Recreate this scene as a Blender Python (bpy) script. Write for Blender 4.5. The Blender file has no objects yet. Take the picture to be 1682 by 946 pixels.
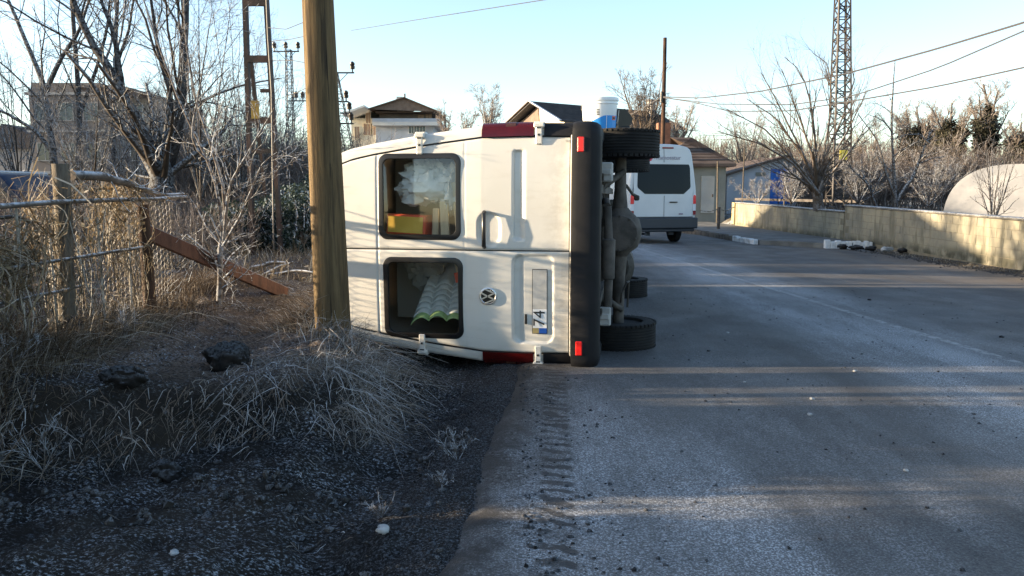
import bpy, bmesh, math, random
import numpy as np
from mathutils import Vector, Matrix

C = bpy.context.scene.collection
S = bpy.context.scene
R = math.radians
PI = math.pi

# ------------------------------------------------------------ camera
F = 1300.0            # focal length in photograph pixels (1682 wide)
TH = R(6.71)
CAMZ = 1.375
cd = bpy.data.cameras.new('camera')
cam = bpy.data.objects.new('camera', cd)
C.objects.link(cam)
cam.location = (0, 0, CAMZ)
cam.rotation_euler = (R(90) - TH, 0, 0)
cd.sensor_width = 36
cd.lens = 36 * F / 1682
cd.clip_start = 0.05
cd.clip_end = 3000
S.camera = cam

# ------------------------------------------------------------ light
SUN_EL = 9.0
SUN_AZ = 181.5        # degrees, counted from +x towards +y: where the sun stands
SUN_POWER = 5.0
SKY_POWER = 0.115
EXPOSURE = 2.06
w = bpy.data.worlds.new('World')
S.world = w
w.use_nodes = True
nt = w.node_tree
sky = nt.nodes.new('ShaderNodeTexSky')
sky.sky_type = 'NISHITA'
sky.sun_disc = False
sky.sun_elevation = R(SUN_EL)
sky.sun_rotation = R(90 - SUN_AZ)
sky.air_density = 0.8
sky.dust_density = 0.9
sky.ozone_density = 1.0
bg = nt.nodes['Background']
nt.links.new(sky.outputs[0], bg.inputs[0])
bg.inputs[1].default_value = SKY_POWER
sd = bpy.data.lights.new('sun', 'SUN')
sd.energy = SUN_POWER
sd.angle = R(0.53)
sd.color = (1.0, 0.79, 0.53)
sun = bpy.data.objects.new('sun', sd)
C.objects.link(sun)
sdir = Vector((math.cos(R(SUN_AZ)) * math.cos(R(SUN_EL)), math.sin(R(SUN_AZ)) * math.cos(R(SUN_EL)), math.sin(R(SUN_EL))))
sun.rotation_euler = (-sdir).to_track_quat('-Z', 'Y').to_euler()
sun.location = sdir * 50
S.view_settings.view_transform = 'Standard'
S.view_settings.look = 'None'
S.view_settings.gamma = 1
S.view_settings.exposure = EXPOSURE
S.cycles.max_bounces = 8
S.cycles.transparent_max_bounces = 16
S.cycles.use_denoising = True


# ------------------------------------------------------------ pixel helpers (photograph pixels to points at a real distance)
def at(px, py, Y):
    """point of the plane y = Y seen at a photograph pixel"""
    u, v = (px - 841) / F, (473 - py) / F
    dx, dy, dz = u, math.cos(TH) + v * math.sin(TH), -math.sin(TH) + v * math.cos(TH)
    t = Y / dy
    return Vector((dx * t, Y, CAMZ + dz * t))


# ------------------------------------------------------------ noise
def hash2(ix, iy, s):
    n = (ix.astype(np.int64) * 374761393 + iy.astype(np.int64) * 668265263 + s * 144269) & 0xffffffff
    n = ((n ^ (n >> 13)) * 1274126177) & 0xffffffff
    return ((n ^ (n >> 16)) & 0xffff) / 65535.0


def vnoise(x, y, s=0):
    x = np.asarray(x, float); y = np.asarray(y, float)
    ix, iy = np.floor(x), np.floor(y)
    fx, fy = x - ix, y - iy
    fx = fx * fx * (3 - 2 * fx); fy = fy * fy * (3 - 2 * fy)
    a = hash2(ix, iy, s); b = hash2(ix + 1, iy, s); c = hash2(ix, iy + 1, s); d = hash2(ix + 1, iy + 1, s)
    return (a * (1 - fx) + b * fx) * (1 - fy) + (c * (1 - fx) + d * fx) * fy - 0.5


def fbm(x, y, s=0, o=4):
    r = 0; k = 1.0
    for i in range(o):
        r = r + k * vnoise(x * 2 ** i, y * 2 ** i, s + i); k *= .5
    return r


def sst(a, b, x):
    t = np.clip((np.asarray(x, float) - a) / (b - a), 0, 1)
    return t * t * (3 - 2 * t)


# ------------------------------------------------------------ objects
def prop(o, label=None, cat=None, group=None, kind=None):
    if label: o['label'] = label
    if cat: o['category'] = cat
    if group: o['group'] = group
    if kind: o['kind'] = kind
    return o


def thing(name, label, cat, loc=(0, 0, 0), rot=(0, 0, 0), group=None):
    o = bpy.data.objects.new(name, None)
    o.empty_display_size = .2
    C.objects.link(o)
    o.location = loc; o.rotation_euler = rot
    return prop(o, label, cat, group)


class MB:
    """collects geometry for ONE mesh"""
    def __init__(s):
        s.v = []; s.f = []; s.m = []; s.cur = 0

    def add(s, V, Fc):
        n = len(s.v)
        s.v.extend(tuple(map(float, p)) for p in V)
        for f in Fc:
            s.f.append(tuple(n + i for i in f)); s.m.append(s.cur)

    def box(s, c, d, rot=None, bev=0.0):
        x, y, z = d[0] / 2, d[1] / 2, d[2] / 2
        if bev:
            b = min(bev, x * .9, y * .9, z * .9)
            V = []
            for sx in (-1, 1):
                for sy in (-1, 1):
                    for sz in (-1, 1):
                        V += [(sx * x, sy * (y - b), sz * (z - b)), (sx * (x - b), sy * y, sz * (z - b)), (sx * (x - b), sy * (y - b), sz * z)]
            def I(a, b_, c_, k): return ((a * 2 + b_) * 2 + c_) * 3 + k
            Fc = []
            for a in (0, 1):
                q = [I(a, 0, 0, 0), I(a, 1, 0, 0), I(a, 1, 1, 0), I(a, 0, 1, 0)]; Fc.append(q if a else q[::-1])
                q = [I(0, a, 0, 1), I(1, a, 0, 1), I(1, a, 1, 1), I(0, a, 1, 1)]; Fc.append(q[::-1] if a else q)
                q = [I(0, 0, a, 2), I(1, 0, a, 2), I(1, 1, a, 2), I(0, 1, a, 2)]; Fc.append(q if a else q[::-1])
            for a in (0, 1):
                for b_ in (0, 1):
                    Fc.append([I(a, b_, 0, 0), I(a, b_, 0, 1), I(a, b_, 1, 1), I(a, b_, 1, 0)])
                    Fc.append([I(a, 0, b_, 0), I(a, 0, b_, 2), I(a, 1, b_, 2), I(a, 1, b_, 0)])
                    Fc.append([I(0, a, b_, 1), I(0, a, b_, 2), I(1, a, b_, 2), I(1, a, b_, 1)])
                    for c_ in (0, 1): Fc.append([I(a, b_, c_, 0), I(a, b_, c_, 1), I(a, b_, c_, 2)])
        else:
            V = [(-x, -y, -z), (x, -y, -z), (x, y, -z), (-x, y, -z), (-x, -y, z), (x, -y, z), (x, y, z), (-x, y, z)]
            Fc = [(0, 3, 2, 1), (4, 5, 6, 7), (0, 1, 5, 4), (1, 2, 6, 5), (2, 3, 7, 6), (3, 0, 4, 7)]
        c = Vector(c)
        if rot is not None:
            V = [rot @ Vector(p) for p in V]
        s.add([Vector(p) + c for p in V], Fc)
        return s

    def beam(s, a, b, wd, ht, up=(0, 0, 1), bev=0):
        a, b = Vector(a), Vector(b)
        y = (b - a); L = y.length; y.normalize()
        x = y.cross(Vector(up))
        if x.length < 1e-4: x = y.cross(Vector((1, 0, 0)))
        x.normalize(); z = x.cross(y)
        M = Matrix((x, y, z)).transposed()
        return s.box((a + b) / 2, (wd, L, ht), M, bev)

    def tube(s, pts, rad, n=8, cap=True):
        P = [Vector(p) for p in pts]
        if not hasattr(rad, '__len__'): rad = [rad] * len(P)
        V = []; Fc = []
        ref = None
        for i, p in enumerate(P):
            t = (P[min(i + 1, len(P) - 1)] - P[max(i - 1, 0)]).normalized()
            if ref is None:
                ref = t.cross(Vector((0, 0, 1)))
                if ref.length < .1: ref = t.cross(Vector((1, 0, 0)))
            ref = (ref - t * ref.dot(t)).normalized()
            q = t.cross(ref)
            for k in range(n):
                a = 2 * PI * k / n
                V.append(p + (ref * math.cos(a) + q * math.sin(a)) * rad[i])
        for i in range(len(P) - 1):
            for k in range(n):
                Fc.append((i * n + k, i * n + (k + 1) % n, (i + 1) * n + (k + 1) % n, (i + 1) * n + k))
        if cap:
            Fc.append(tuple(range(n))[::-1]); Fc.append(tuple((len(P) - 1) * n + k for k in range(n)))
        s.add(V, Fc)
        return s

    def lathe(s, prof, n=24, c=(0, 0, 0), axis='z', close=False):
        """prof: list of (radius, height)"""
        V = []; Fc = []
        for r, h in prof:
            for k in range(n):
                a = 2 * PI * k / n
                p = (r * math.cos(a), r * math.sin(a), h)
                if axis == 'x': p = (p[2], p[0], p[1])
                elif axis == 'y': p = (p[1], p[2], p[0])
                V.append(Vector(p) + Vector(c))
        m = len(prof)
        for i in range(m if close else m - 1):
            j = (i + 1) % m
            for k in range(n):
                Fc.append((i * n + k, i * n + (k + 1) % n, j * n + (k + 1) % n, j * n + k))
        if not close:
            if prof[0][0] > 1e-5: Fc.append(tuple(range(n))[::-1])
            if prof[-1][0] > 1e-5: Fc.append(tuple((m - 1) * n + k for k in range(n)))
        s.add(V, Fc)
        return s

    def prism(s, poly, a, b, axis='y'):
        """extrude a 2-D polygon: axis y -> poly in (x,z), axis x -> poly in (y,z), axis z -> (x,y)"""
        def P(p, t): return (p[0], t, p[1]) if axis == 'y' else ((t, p[0], p[1]) if axis == 'x' else (p[0], p[1], t))
        n = len(poly)
        V = [P(p, a) for p in poly] + [P(p, b) for p in poly]
        Fc = [tuple(range(n)), tuple(range(2 * n - 1, n - 1, -1))] + [(i, n + i, n + (i + 1) % n, (i + 1) % n) for i in range(n)]
        s.add(V, Fc)
        return s

    def grid(s, G):
        """G[i][j] points"""
        h, w_ = len(G), len(G[0])
        s.add([p for r in G for p in r], [(i * w_ + j, i * w_ + j + 1, (i + 1) * w_ + j + 1, (i + 1) * w_ + j) for i in range(h - 1) for j in range(w_ - 1)])
        return s

    def mesh(s, name, mats, smooth=None, fix=True):
        me = bpy.data.meshes.new(name)
        me.from_pydata(s.v, [], s.f)
        if not isinstance(mats, (list, tuple)): mats = [mats]
        for m in mats: me.materials.append(m)
        if len(mats) > 1: me.polygons.foreach_set('material_index', s.m)
        if fix:
            bm = bmesh.new(); bm.from_mesh(me)
            bmesh.ops.recalc_face_normals(bm, faces=bm.faces)
            bm.to_mesh(me); bm.free()
        if smooth is not None:
            me.polygons.foreach_set('use_smooth', [True] * len(me.polygons))
            me.set_sharp_from_angle(angle=R(smooth))
        me.update()
        return me

    def build(s, name, mats, parent=None, smooth=None, fix=True):
        return link(name, s.mesh(name, mats, smooth, fix), parent)


def link(name, me, parent=None, loc=None, rot=None):
    o = bpy.data.objects.new(name, me)
    C.objects.link(o)
    if parent is not None: o.parent = parent
    if loc is not None: o.location = loc
    if rot is not None: o.rotation_euler = rot
    return o


def copy_tree(o, parent=None):
    c = o.copy(); C.objects.link(c); c.parent = parent
    for ch in list(o.children): copy_tree(ch, c)
    return c


def npmesh(name, V, Q, mat, smooth=True):
    """fast all-quad mesh"""
    V = np.ascontiguousarray(V, np.float32); Q = np.ascontiguousarray(Q, np.int32)
    me = bpy.data.meshes.new(name)
    me.vertices.add(len(V)); me.vertices.foreach_set('co', V.ravel())
    me.loops.add(Q.size); me.loops.foreach_set('vertex_index', Q.ravel())
    me.polygons.add(len(Q))
    me.polygons.foreach_set('loop_start', np.arange(len(Q), dtype=np.int32) * 4)
    if smooth: me.polygons.foreach_set('use_smooth', np.ones(len(Q), bool))
    me.materials.append(mat)
    me.update(calc_edges=True)
    return me


def norm(a): return a / np.maximum(np.linalg.norm(a, axis=-1, keepdims=True), 1e-9)


def tubes(P, Rr, n=4):
    """P (N,K,3) polylines, Rr (N,K) radii -> V,Q"""
    N, K, _ = P.shape
    T = np.gradient(P, axis=1); T = norm(T)
    ref = np.cross(T[:, 0], np.array([.31, .17, .93])); ref = norm(ref)
    A = ref[:, None, :] - T * np.sum(T * ref[:, None, :], -1, keepdims=True); A = norm(A)
    B = np.cross(T, A)
    ang = np.arange(n) * 2 * PI / n
    V = P[:, :, None, :] + Rr[:, :, None, None] * (A[:, :, None, :] * np.cos(ang)[None, None, :, None] + B[:, :, None, :] * np.sin(ang)[None, None, :, None])
    idx = np.arange(N * K * n).reshape(N, K, n)
    a = idx[:, :-1]; b = idx[:, 1:]
    Q = np.stack([a, np.roll(a, -1, 2), np.roll(b, -1, 2), b], -1).reshape(-1, 4)
    return V.reshape(-1, 3), Q


def ribbons(P, W, side):
    """P (N,K,3), W (N,K) widths, side (N,3)"""
    N, K, _ = P.shape
    L = P - side[:, None, :] * W[..., None] * .5; Rr = P + side[:, None, :] * W[..., None] * .5
    V = np.stack([L, Rr], 2).reshape(-1, 3)
    idx = np.arange(N * K * 2).reshape(N, K, 2)
    Q = np.stack([idx[:, :-1, 0], idx[:, :-1, 1], idx[:, 1:, 1], idx[:, 1:, 0]], -1).reshape(-1, 4)
    return V, Q


def cat(parts):
    Vs, Qs, n = [], [], 0
    for V, Q in parts:
        Vs.append(V); Qs.append(Q + n); n += len(V)
    return np.concatenate(Vs), np.concatenate(Qs)


# ------------------------------------------------------------ materials
class NT:
    def __init__(s, name):
        s.m = bpy.data.materials.new(name); s.m.use_nodes = True
        s.t = s.m.node_tree; s.b = s.t.nodes['Principled BSDF']; s.out = s.t.nodes['Material Output']
        s._pos = None

    def n(s, ty, **kw):
        x = s.t.nodes.new(ty)
        for k, v in kw.items(): setattr(x, k, v)
        return x

    def l(s, a, b): s.t.links.new(a, b)

    def put(s, sock, v):
        if hasattr(v, 'is_output') or isinstance(v, bpy.types.NodeSocket): s.l(v, sock)
        else: sock.default_value = v

    def pos(s, world=False):
        if world: return s.n('ShaderNodeNewGeometry').outputs['Position']
        return s.n('ShaderNodeTexCoord').outputs['Object']

    def scale(s, vec, sc):
        x = s.n('ShaderNodeVectorMath', operation='MULTIPLY'); s.l(vec, x.inputs[0]); x.inputs[1].default_value = sc
        return x.outputs[0]

    def noise(s, vec, scale, detail=4, rough=.55, dist=0):
        x = s.n('ShaderNodeTexNoise'); s.l(vec, x.inputs['Vector'])
        x.inputs['Scale'].default_value = scale; x.inputs['Detail'].default_value = detail
        x.inputs['Roughness'].default_value = rough; x.inputs['Distortion'].default_value = dist
        return x.outputs['Fac']

    def vor(s, vec, scale, feature='F1', out='Distance'):
        x = s.n('ShaderNodeTexVoronoi', feature=feature); s.l(vec, x.inputs['Vector']); x.inputs['Scale'].default_value = scale
        return x.outputs[out]

    def math(s, op, a, b=0.0, clamp=False):
        x = s.n('ShaderNodeMath', operation=op, use_clamp=clamp); s.put(x.inputs[0], a); s.put(x.inputs[1], b)
        return x.outputs[0]

    def ramp(s, v, a, b, to0=0.0, to1=1.0):
        x = s.n('ShaderNodeMapRange'); x.interpolation_type = 'SMOOTHSTEP'; s.put(x.inputs[0], v)
        x.inputs[1].default_value = a; x.inputs[2].default_value = b; x.inputs[3].default_value = to0; x.inputs[4].default_value = to1
        return x.outputs[0]

    def mix(s, f, a, b):
        x = s.n('ShaderNodeMix', data_type='RGBA')
        s.put(x.inputs[0], f)
        s.put(x.inputs[6], (*a, 1) if isinstance(a, tuple) else a); s.put(x.inputs[7], (*b, 1) if isinstance(b, tuple) else b)
        return x.outputs[2]

    def bump(s, h, strength=.3, dist=.01):
        x = s.n('ShaderNodeBump'); s.l(h, x.inputs['Height']); x.inputs['Strength'].default_value = strength; x.inputs['Distance'].default_value = dist
        s.l(x.outputs[0], s.b.inputs['Normal'])

    def sep(s, vec):
        x = s.n('ShaderNodeSeparateXYZ'); s.l(vec, x.inputs[0]); return x.outputs

    def upness(s):
        g = s.n('ShaderNodeNewGeometry'); return s.sep(g.outputs['Normal'])[2]

    def island(s): return s.n('ShaderNodeNewGeometry').outputs['Random Per Island']

    def base(s, c, rough=.6, metal=0, spec=.5):
        s.put(s.b.inputs['Base Color'], (*c, 1) if isinstance(c, tuple) else c)
        s.put(s.b.inputs['Roughness'], rough); s.put(s.b.inputs['Metallic'], metal); s.b.inputs['Specular IOR Level'].default_value = spec
        return s.m


FROST = (.62, .68, .76)


def surf(name, c1, c2, scale=4, rough=.7, spec=.4, bump=0, bscale=30, metal=0, frost=0, fscale=25, stretch=None, detail=5, lo=.35, hi=.65):
    """two-tone weathered surface, optional bump and frost lying on what faces up"""
    k = NT(name); p = k.pos()
    if stretch: p = k.scale(p, stretch)
    c = k.mix(k.ramp(k.noise(p, scale, detail), lo, hi), c1, c2)
    if frost:
        u = k.ramp(k.upness(), -.1, .9)
        f = k.math('MULTIPLY', k.math('MULTIPLY', u, k.ramp(k.noise(p, fscale, 3), .35, .6)), frost)
        c = k.mix(f, c, FROST)
    k.base(c, rough, metal, spec)
    if bump: k.bump(k.noise(p, bscale, 5, .6), bump, .01)
    return k.m


def plain(name, c, rough=.5, metal=0, spec=.5):
    return NT(name).base(c, rough, metal, spec)


def text_mesh(body, size, mat, extrude=.002, align='CENTER'):
    cu = bpy.data.curves.new('t', 'FONT'); cu.body = body; cu.size = size; cu.extrude = extrude
    cu.align_x = align; cu.align_y = 'CENTER'
    o = bpy.data.objects.new('t', cu); C.objects.link(o)
    bpy.context.view_layer.update()
    me = bpy.data.meshes.new_from_object(o.evaluated_get(bpy.context.evaluated_depsgraph_get()))
    bpy.data.objects.remove(o); bpy.data.curves.remove(cu)
    me.materials.clear(); me.materials.append(mat)
    return me

# ============================================================ MATERIALS
M = {}


def make_materials():
    # frozen soil with patches of rime
    k = NT('frozen_soil'); p = k.pos(True)
    x, y, z = k.sep(p)
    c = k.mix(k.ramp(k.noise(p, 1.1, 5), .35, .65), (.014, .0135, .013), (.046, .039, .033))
    straw = k.ramp(k.noise(p, .55, 3), .42, .62)
    straw = k.math('MULTIPLY', k.math('ADD', .45, k.math('MULTIPLY', straw, .55)), k.math('MULTIPLY', k.ramp(z, .20, .30), k.ramp(y, 4.2, 5.0)))
    c = k.mix(straw, c, k.mix(k.ramp(k.noise(k.scale(p, (1, 2.2, 1)), 38, 5, .7), .35, .62), (.045, .034, .027), (.20, .155, .125)))
    fine = k.ramp(k.noise(k.scale(p, (1, 1.6, 1)), 55, 6, .7), .5, .68)
    patch = k.ramp(k.noise(p, 2.3, 4), .34, .62, .10, 1.0)
    u = k.ramp(k.upness(), .55, .98)
    f = k.math('MULTIPLY', k.math('MULTIPLY', fine, patch), u)
    c = k.mix(f, c, (.46, .50, .55))
    e2 = k.math('ADD', x, k.math('MULTIPLY', k.math('MAXIMUM', k.math('SUBTRACT', 6.0, y), 0.0), .11))
    edge = k.math('MULTIPLY', k.ramp(k.math('ADD', e2, k.math('MULTIPLY', k.math('SUBTRACT', k.noise(p, 2.2, 6, .65), .5), .6)), -.65, .05), k.ramp(x, 2, 1))
    c = k.mix(k.math('MULTIPLY', edge, .8), c, k.mix(k.ramp(k.noise(p, 95, 4, .75), .50, .66), (.026, .024, .023), (.20, .22, .25)))
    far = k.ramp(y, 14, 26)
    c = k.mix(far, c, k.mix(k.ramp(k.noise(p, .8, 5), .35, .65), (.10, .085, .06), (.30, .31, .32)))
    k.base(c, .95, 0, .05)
    k.bump(k.math('ADD', k.noise(p, 42, 8, .7), k.math('MULTIPLY', k.vor(p, 16), .8)), 1.0, .03)
    M['soil'] = k.m

    # asphalt: aggregate, frost, wheel tracks, tread print of a tractor tyre
    k = NT('frosty_asphalt'); p = k.pos(True)
    x, y, z = k.sep(p)
    agg = k.noise(p, 85, 3, .6)
    c = k.mix(k.ramp(agg, .3, .7), (.034, .034, .036), (.092, .088, .085))
    c = k.mix(k.ramp(k.noise(p, .6, 4), .35, .7), c, k.mix(.5, c, (.07, .058, .048)))
    ps = k.scale(p, (1, .22, 1))
    big = k.ramp(k.noise(ps, 1.1, 9, .68), .36, .66)
    grain = k.ramp(k.noise(p, 110, 4, .75), .47, .63)
    # more rime by the verge and along the middle of the road, less where wheels run
    e_ = k.math('ADD', x, k.math('MULTIPLY', k.math('MAXIMUM', k.math('SUBTRACT', 6.0, y), 0.0), .11))
    verge = k.ramp(x, 2.6, .0)
    midx = k.math('ABSOLUTE', k.math('SUBTRACT', x, k.math('ADD', 3.35, k.math('MULTIPLY', k.noise(k.scale(p, (0, .3, 0)), 1, 2), .5))))
    mid = k.ramp(midx, 1.5, .0)
    near = k.ramp(y, 7.5, 3.0)
    amt = k.math('MAXIMUM', k.math('MULTIPLY', verge, k.math('ADD', .25, k.math('MULTIPLY', near, .75))), k.math('MULTIPLY', mid, 1.25))
    amt = k.math('MULTIPLY', amt, k.math('ADD', .45, k.math('MULTIPLY', big, .55)))
    amt = k.math('ADD', amt, k.math('MULTIPLY', big, k.math('ADD', .22, k.math('MULTIPLY', near, .30))))
    # tread marks pressed through the rime
    tx = k.math('ABSOLUTE', k.math('SUBTRACT', x, k.math('ADD', .03, k.math('MULTIPLY', y, .05))))
    intrack = k.ramp(tx, .10, .06)
    lug = k.math('SINE', k.math('ADD', k.math('MULTIPLY', k.math('ADD', y, k.math('MULTIPLY', x, .45)), 52), k.math('MULTIPLY', k.noise(p, 3.5, 4), 15)))
    lugm = k.math('MULTIPLY', k.math('MULTIPLY', intrack, k.ramp(lug, -.1, .35)), k.math('MULTIPLY', k.ramp(k.noise(p, 4, 5, .7), .30, .52), k.ramp(k.noise(p, 30, 4, .7), .26, .48)))
    amt = k.math('MULTIPLY', amt, k.math('SUBTRACT', 1.0, k.math('MULTIPLY', lugm, .85)))
    f = k.math('MULTIPLY', k.math('ADD', k.math('MULTIPLY', grain, .72), .12), amt, True)
    c = k.mix(f, c, (.52, .545, .58))
    c = k.mix(k.math('MULTIPLY', lugm, .5), c, (.028, .027, .028))
    # soil dragged along the verge
    soil = k.math('MULTIPLY', k.ramp(k.math('ADD', e_, k.math('MULTIPLY', k.math('SUBTRACT', k.noise(p, 2.2, 6, .65), .5), 1.6)), .70, .05), k.math('ADD', .25, k.math('MULTIPLY', k.ramp(k.noise(p, 40, 4, .7), .62, .40), .75)))
    soil = k.math('MAXIMUM', soil, k.math('MULTIPLY', k.ramp(k.math('ADD', e_, k.math('MULTIPLY', k.math('SUBTRACT', k.noise(p, 6, 6, .7), .5), 1.0)), .48, .02), .95))
    c = k.mix(soil, c, (.022, .020, .019))
    # old edge line / middle line, worn
    lx = k.math('ABSOLUTE', k.math('SUBTRACT', x, k.math('SUBTRACT', 4.62, k.math('MULTIPLY', y, .067))))
    line = k.math('MULTIPLY', k.ramp(lx, .055, .035), k.ramp(k.noise(p, 9, 5, .7), .40, .60))
    c = k.mix(k.math('MULTIPLY', line, .42), c, (.50, .50, .49))
    # dusty right hand verge
    dust = k.math('MULTIPLY', k.ramp(x, 6.3, 8.6), k.ramp(k.noise(ps, 1.3, 5), .3, .6))
    c = k.mix(k.math('MULTIPLY', dust, .6), c, (.17, .135, .10))
    k.base(c, k.ramp(k.noise(p, 1.5, 4), .3, .7, .62, .85), 0, .35)
    h = k.math('ADD', k.noise(p, 150, 3, .65), k.math('MULTIPLY', k.noise(p, 11, 4), .5))
    k.bump(h, .7, .008)
    M['asphalt'] = k.m

    M['pavement'] = surf('old_pavement', (.11, .11, .105), (.17, .17, .165), 2.2, .9, .2, .5, 60)
    # van paints
    k = NT('cream_white_paint'); p = k.pos()
    c = k.mix(k.ramp(k.noise(p, 2.2, 5), .3, .75), (.60, .585, .545), (.56, .54, .495))
    dirt = k.math('MULTIPLY', k.ramp(k.noise(k.scale(p, (5, 5, 1.2)), 3, 6, .65), .50, .78), .35)
    c = k.mix(dirt, c, (.40, .36, .29))
    scuff = k.math('MULTIPLY', k.ramp(k.noise(k.scale(p, (2.5, 2.5, 26)), 2.2, 5, .7), .66, .72), k.ramp(k.noise(p, 1.7, 3), .50, .66))
    c = k.mix(k.math('MULTIPLY', scuff, .6), c, (.20, .175, .14))
    low = k.math('MULTIPLY', k.ramp(k.sep(p)[2], .95, .60), k.ramp(k.noise(p, 7, 5, .7), .38, .62))
    c = k.mix(k.math('MULTIPLY', low, .35), c, (.24, .21, .17))
    k.base(c, k.ramp(k.noise(p, 6, 4), .3, .7, .28, .42), 0, .5)
    k.bump(k.noise(p, 2.6, 2), .25, .012)
    k.b.inputs['Coat Weight'].default_value = .3
    M['cream'] = k.m
    M['groove_paint'] = M['cream']
    M['bumper'] = surf('black_bumper_plastic', (.006, .0065, .008), (.010, .010, .012), 5, .6, .25, .15, 200)
    M['rubber'] = surf('tyre_rubber', (.008, .008, .009), (.018, .017, .016), 7, .85, .3, .2, 60)
    M['seal'] = plain('black_seal', (.006, .006, .007), .35)
    M['dark'] = plain('dark_void', (.01, .01, .011), .9)
    M['underbody'] = surf('road_dirty_steel', (.040, .036, .032), (.10, .088, .075), 6, .75, .35, .4, 40)
    M['axle'] = surf('dusty_axle_casting', (.05, .045, .04), (.115, .10, .088), 5, .8, .3, .4, 50)
    M['galv'] = surf('pale_galvanised_metal', (.30, .30, .29), (.42, .41, .39), 8, .55, .4, .2, 60)
    M['black'] = plain('gloss_black_plastic', (.008, .008, .009), .3)
    M['red_lens'] = surf('dark_red_lens', (.075, .004, .004), (.05, .003, .003), 3, .12, .6)
    M['red_lens2'] = plain('smoky_lens', (.06, .026, .018), .12, 0, .6)
    M['reflector'] = plain('bright_red_reflector', (.75, .015, .012), .25, 0, .6)
    M['chrome'] = plain('dull_chrome', (.62, .63, .64), .28, .9)
    M['plate'] = plain('plate_white', (.74, .75, .76), .4)
    M['plate_grey'] = surf('blank_grey_plate', (.42, .42, .41), (.30, .30, .29), 6, .7)
    M['plate_blue'] = plain('plate_blue', (.02, .10, .42), .4)
    M['plate_gold'] = plain('plate_gold', (.32, .26, .12), .4)
    M['ink'] = plain('plate_ink', (.01, .01, .012), .5)

    def glass(name, tint, rough=.02, refl=.10):
        k = NT(name); k.t.nodes.remove(k.b)
        tr = k.n('ShaderNodeBsdfTransparent'); tr.inputs[0].default_value = (*tint, 1)
        gl = k.n('ShaderNodeBsdfGlossy'); gl.inputs['Roughness'].default_value = rough
        fr = k.n('ShaderNodeLayerWeight'); fr.inputs[0].default_value = .12
        mx = k.n('ShaderNodeMixShader')
        k.l(k.math('ADD', k.math('MULTIPLY', fr.outputs[1], .6), refl, True), mx.inputs[0]); k.l(tr.outputs[0], mx.inputs[1]); k.l(gl.outputs[0], mx.inputs[2])
        k.l(mx.outputs[0], k.out.inputs[0])
        return k.m
    M['glass'] = glass('tinted_window_glass', (.92, .94, .92), .03, .07)
    M['dark_glass'] = plain('dark_privacy_glass', (.010, .016, .022), .15, 0, .12)
    k = NT('white_paint'); p = k.pos()
    M['white'] = k.base(k.mix(k.ramp(k.noise(p, 1.5, 5), .3, .7), (.60, .62, .64), (.55, .57, .59)), .3)
    M['hot_red'] = plain('red_lamp_lens', (.75, .03, .04), .2)
    M['clear_lens'] = plain('pale_lamp_lens', (.66, .68, .72), .2)
    M['dark_red'] = plain('dark_red_lamp_lens', (.22, .02, .03), .2)
    M['grey_bumper'] = plain('dark_grey_bumper', (.03, .036, .045), .5)
    M['logo_red'] = plain('logo_red', (.62, .05, .10), .5)
    M['logo_grey'] = plain('logo_grey', (.26, .22, .28), .5)
    # cargo
    M['film'] = surf('crumpled_white_film', (.80, .81, .80), (.60, .62, .62), 9, .35, .5, .9, 14)
    M['sheet'] = surf('pale_corrugated_sheet', (.62, .64, .62), (.50, .52, .50), 12, .55, .4, .3, 60)
    M['sheet_green'] = plain('green_edged_sheet', (.36, .50, .20), .55)
    M['carton'] = surf('yellow_carton', (.62, .38, .06), (.70, .46, .10), 3, .7, .3, .1, 20)
    M['crate_red'] = plain('orange_red_plastic', (.68, .10, .04), .45)
    M['board'] = surf('pale_timber', (.62, .52, .36), (.52, .42, .28), 3, .7, .3, .2, 20, stretch=(1, 8, 8))
    M['van_floor'] = plain('grey_load_lining', (.34, .33, .30), .8)
    # bucket
    M['bucket'] = surf('white_plastic', (.80, .82, .83), (.74, .76, .78), 4, .4, .5)
    M['bucket_blue'] = surf('blue_label', (.015, .20, .62), (.02, .28, .72), 3, .45, .5)
    M['cyan'] = plain('cyan_label', (.05, .50, .60), .45)
    # wood
    k = NT('debarked_pole_wood'); p = k.pos()
    c = k.mix(k.ramp(k.noise(k.scale(p, (14, 14, .8)), 2, 6, .65), .35, .68), (.175, .122, .062), (.085, .060, .033))
    ex = k.ramp(k.noise(k.scale(p, (9, 9, .35)), 2, 5, .6), .56, .64)
    c = k.mix(k.math('MULTIPLY', ex, .65), c, (.030, .024, .019))
    crack = k.ramp(k.noise(k.scale(p, (60, 60, 1.0)), 1, 3), .62, .70)
    c = k.mix(crack, c, (.014, .011, .009))
    k.base(c, .85, 0, .2)
    k.bump(k.noise(k.scale(p, (40, 40, 1.6)), 1.2, 7, .7), 1.0, .03)
    M['pole'] = k.m
    M['redwood'] = surf('red_brown_timber', (.040, .018, .014), (.075, .034, .024), 3, .8, .25, .5, 24, stretch=(6, 6, 1.2), frost=.35)
    M['oldwood'] = surf('weathered_timber', (.055, .045, .034), (.12, .10, .076), 5, .9, .2, .7, 30, stretch=(6, 6, 1.0), frost=.8, fscale=12)
    M['greywood'] = surf('grey_weathered_rail', (.05, .044, .038), (.11, .095, .085), 6, .9, .2, .7, 30, frost=.75, fscale=22)
    M['darkpole'] = surf('dark_tarred_timber', (.020, .016, .014), (.075, .042, .028), .8, .9, .2, .4, 20)
    M['rust'] = surf('rusty_dark_steel', (.018, .015, .015), (.055, .032, .026), 4, .7, .4, .3, 40)
    M['steel'] = surf('grey_lattice_steel', (.018, .016, .016), (.038, .033, .032), 4, .6, .5)
    M['insulator'] = plain('brown_insulator', (.02, .014, .012), .3)
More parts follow.
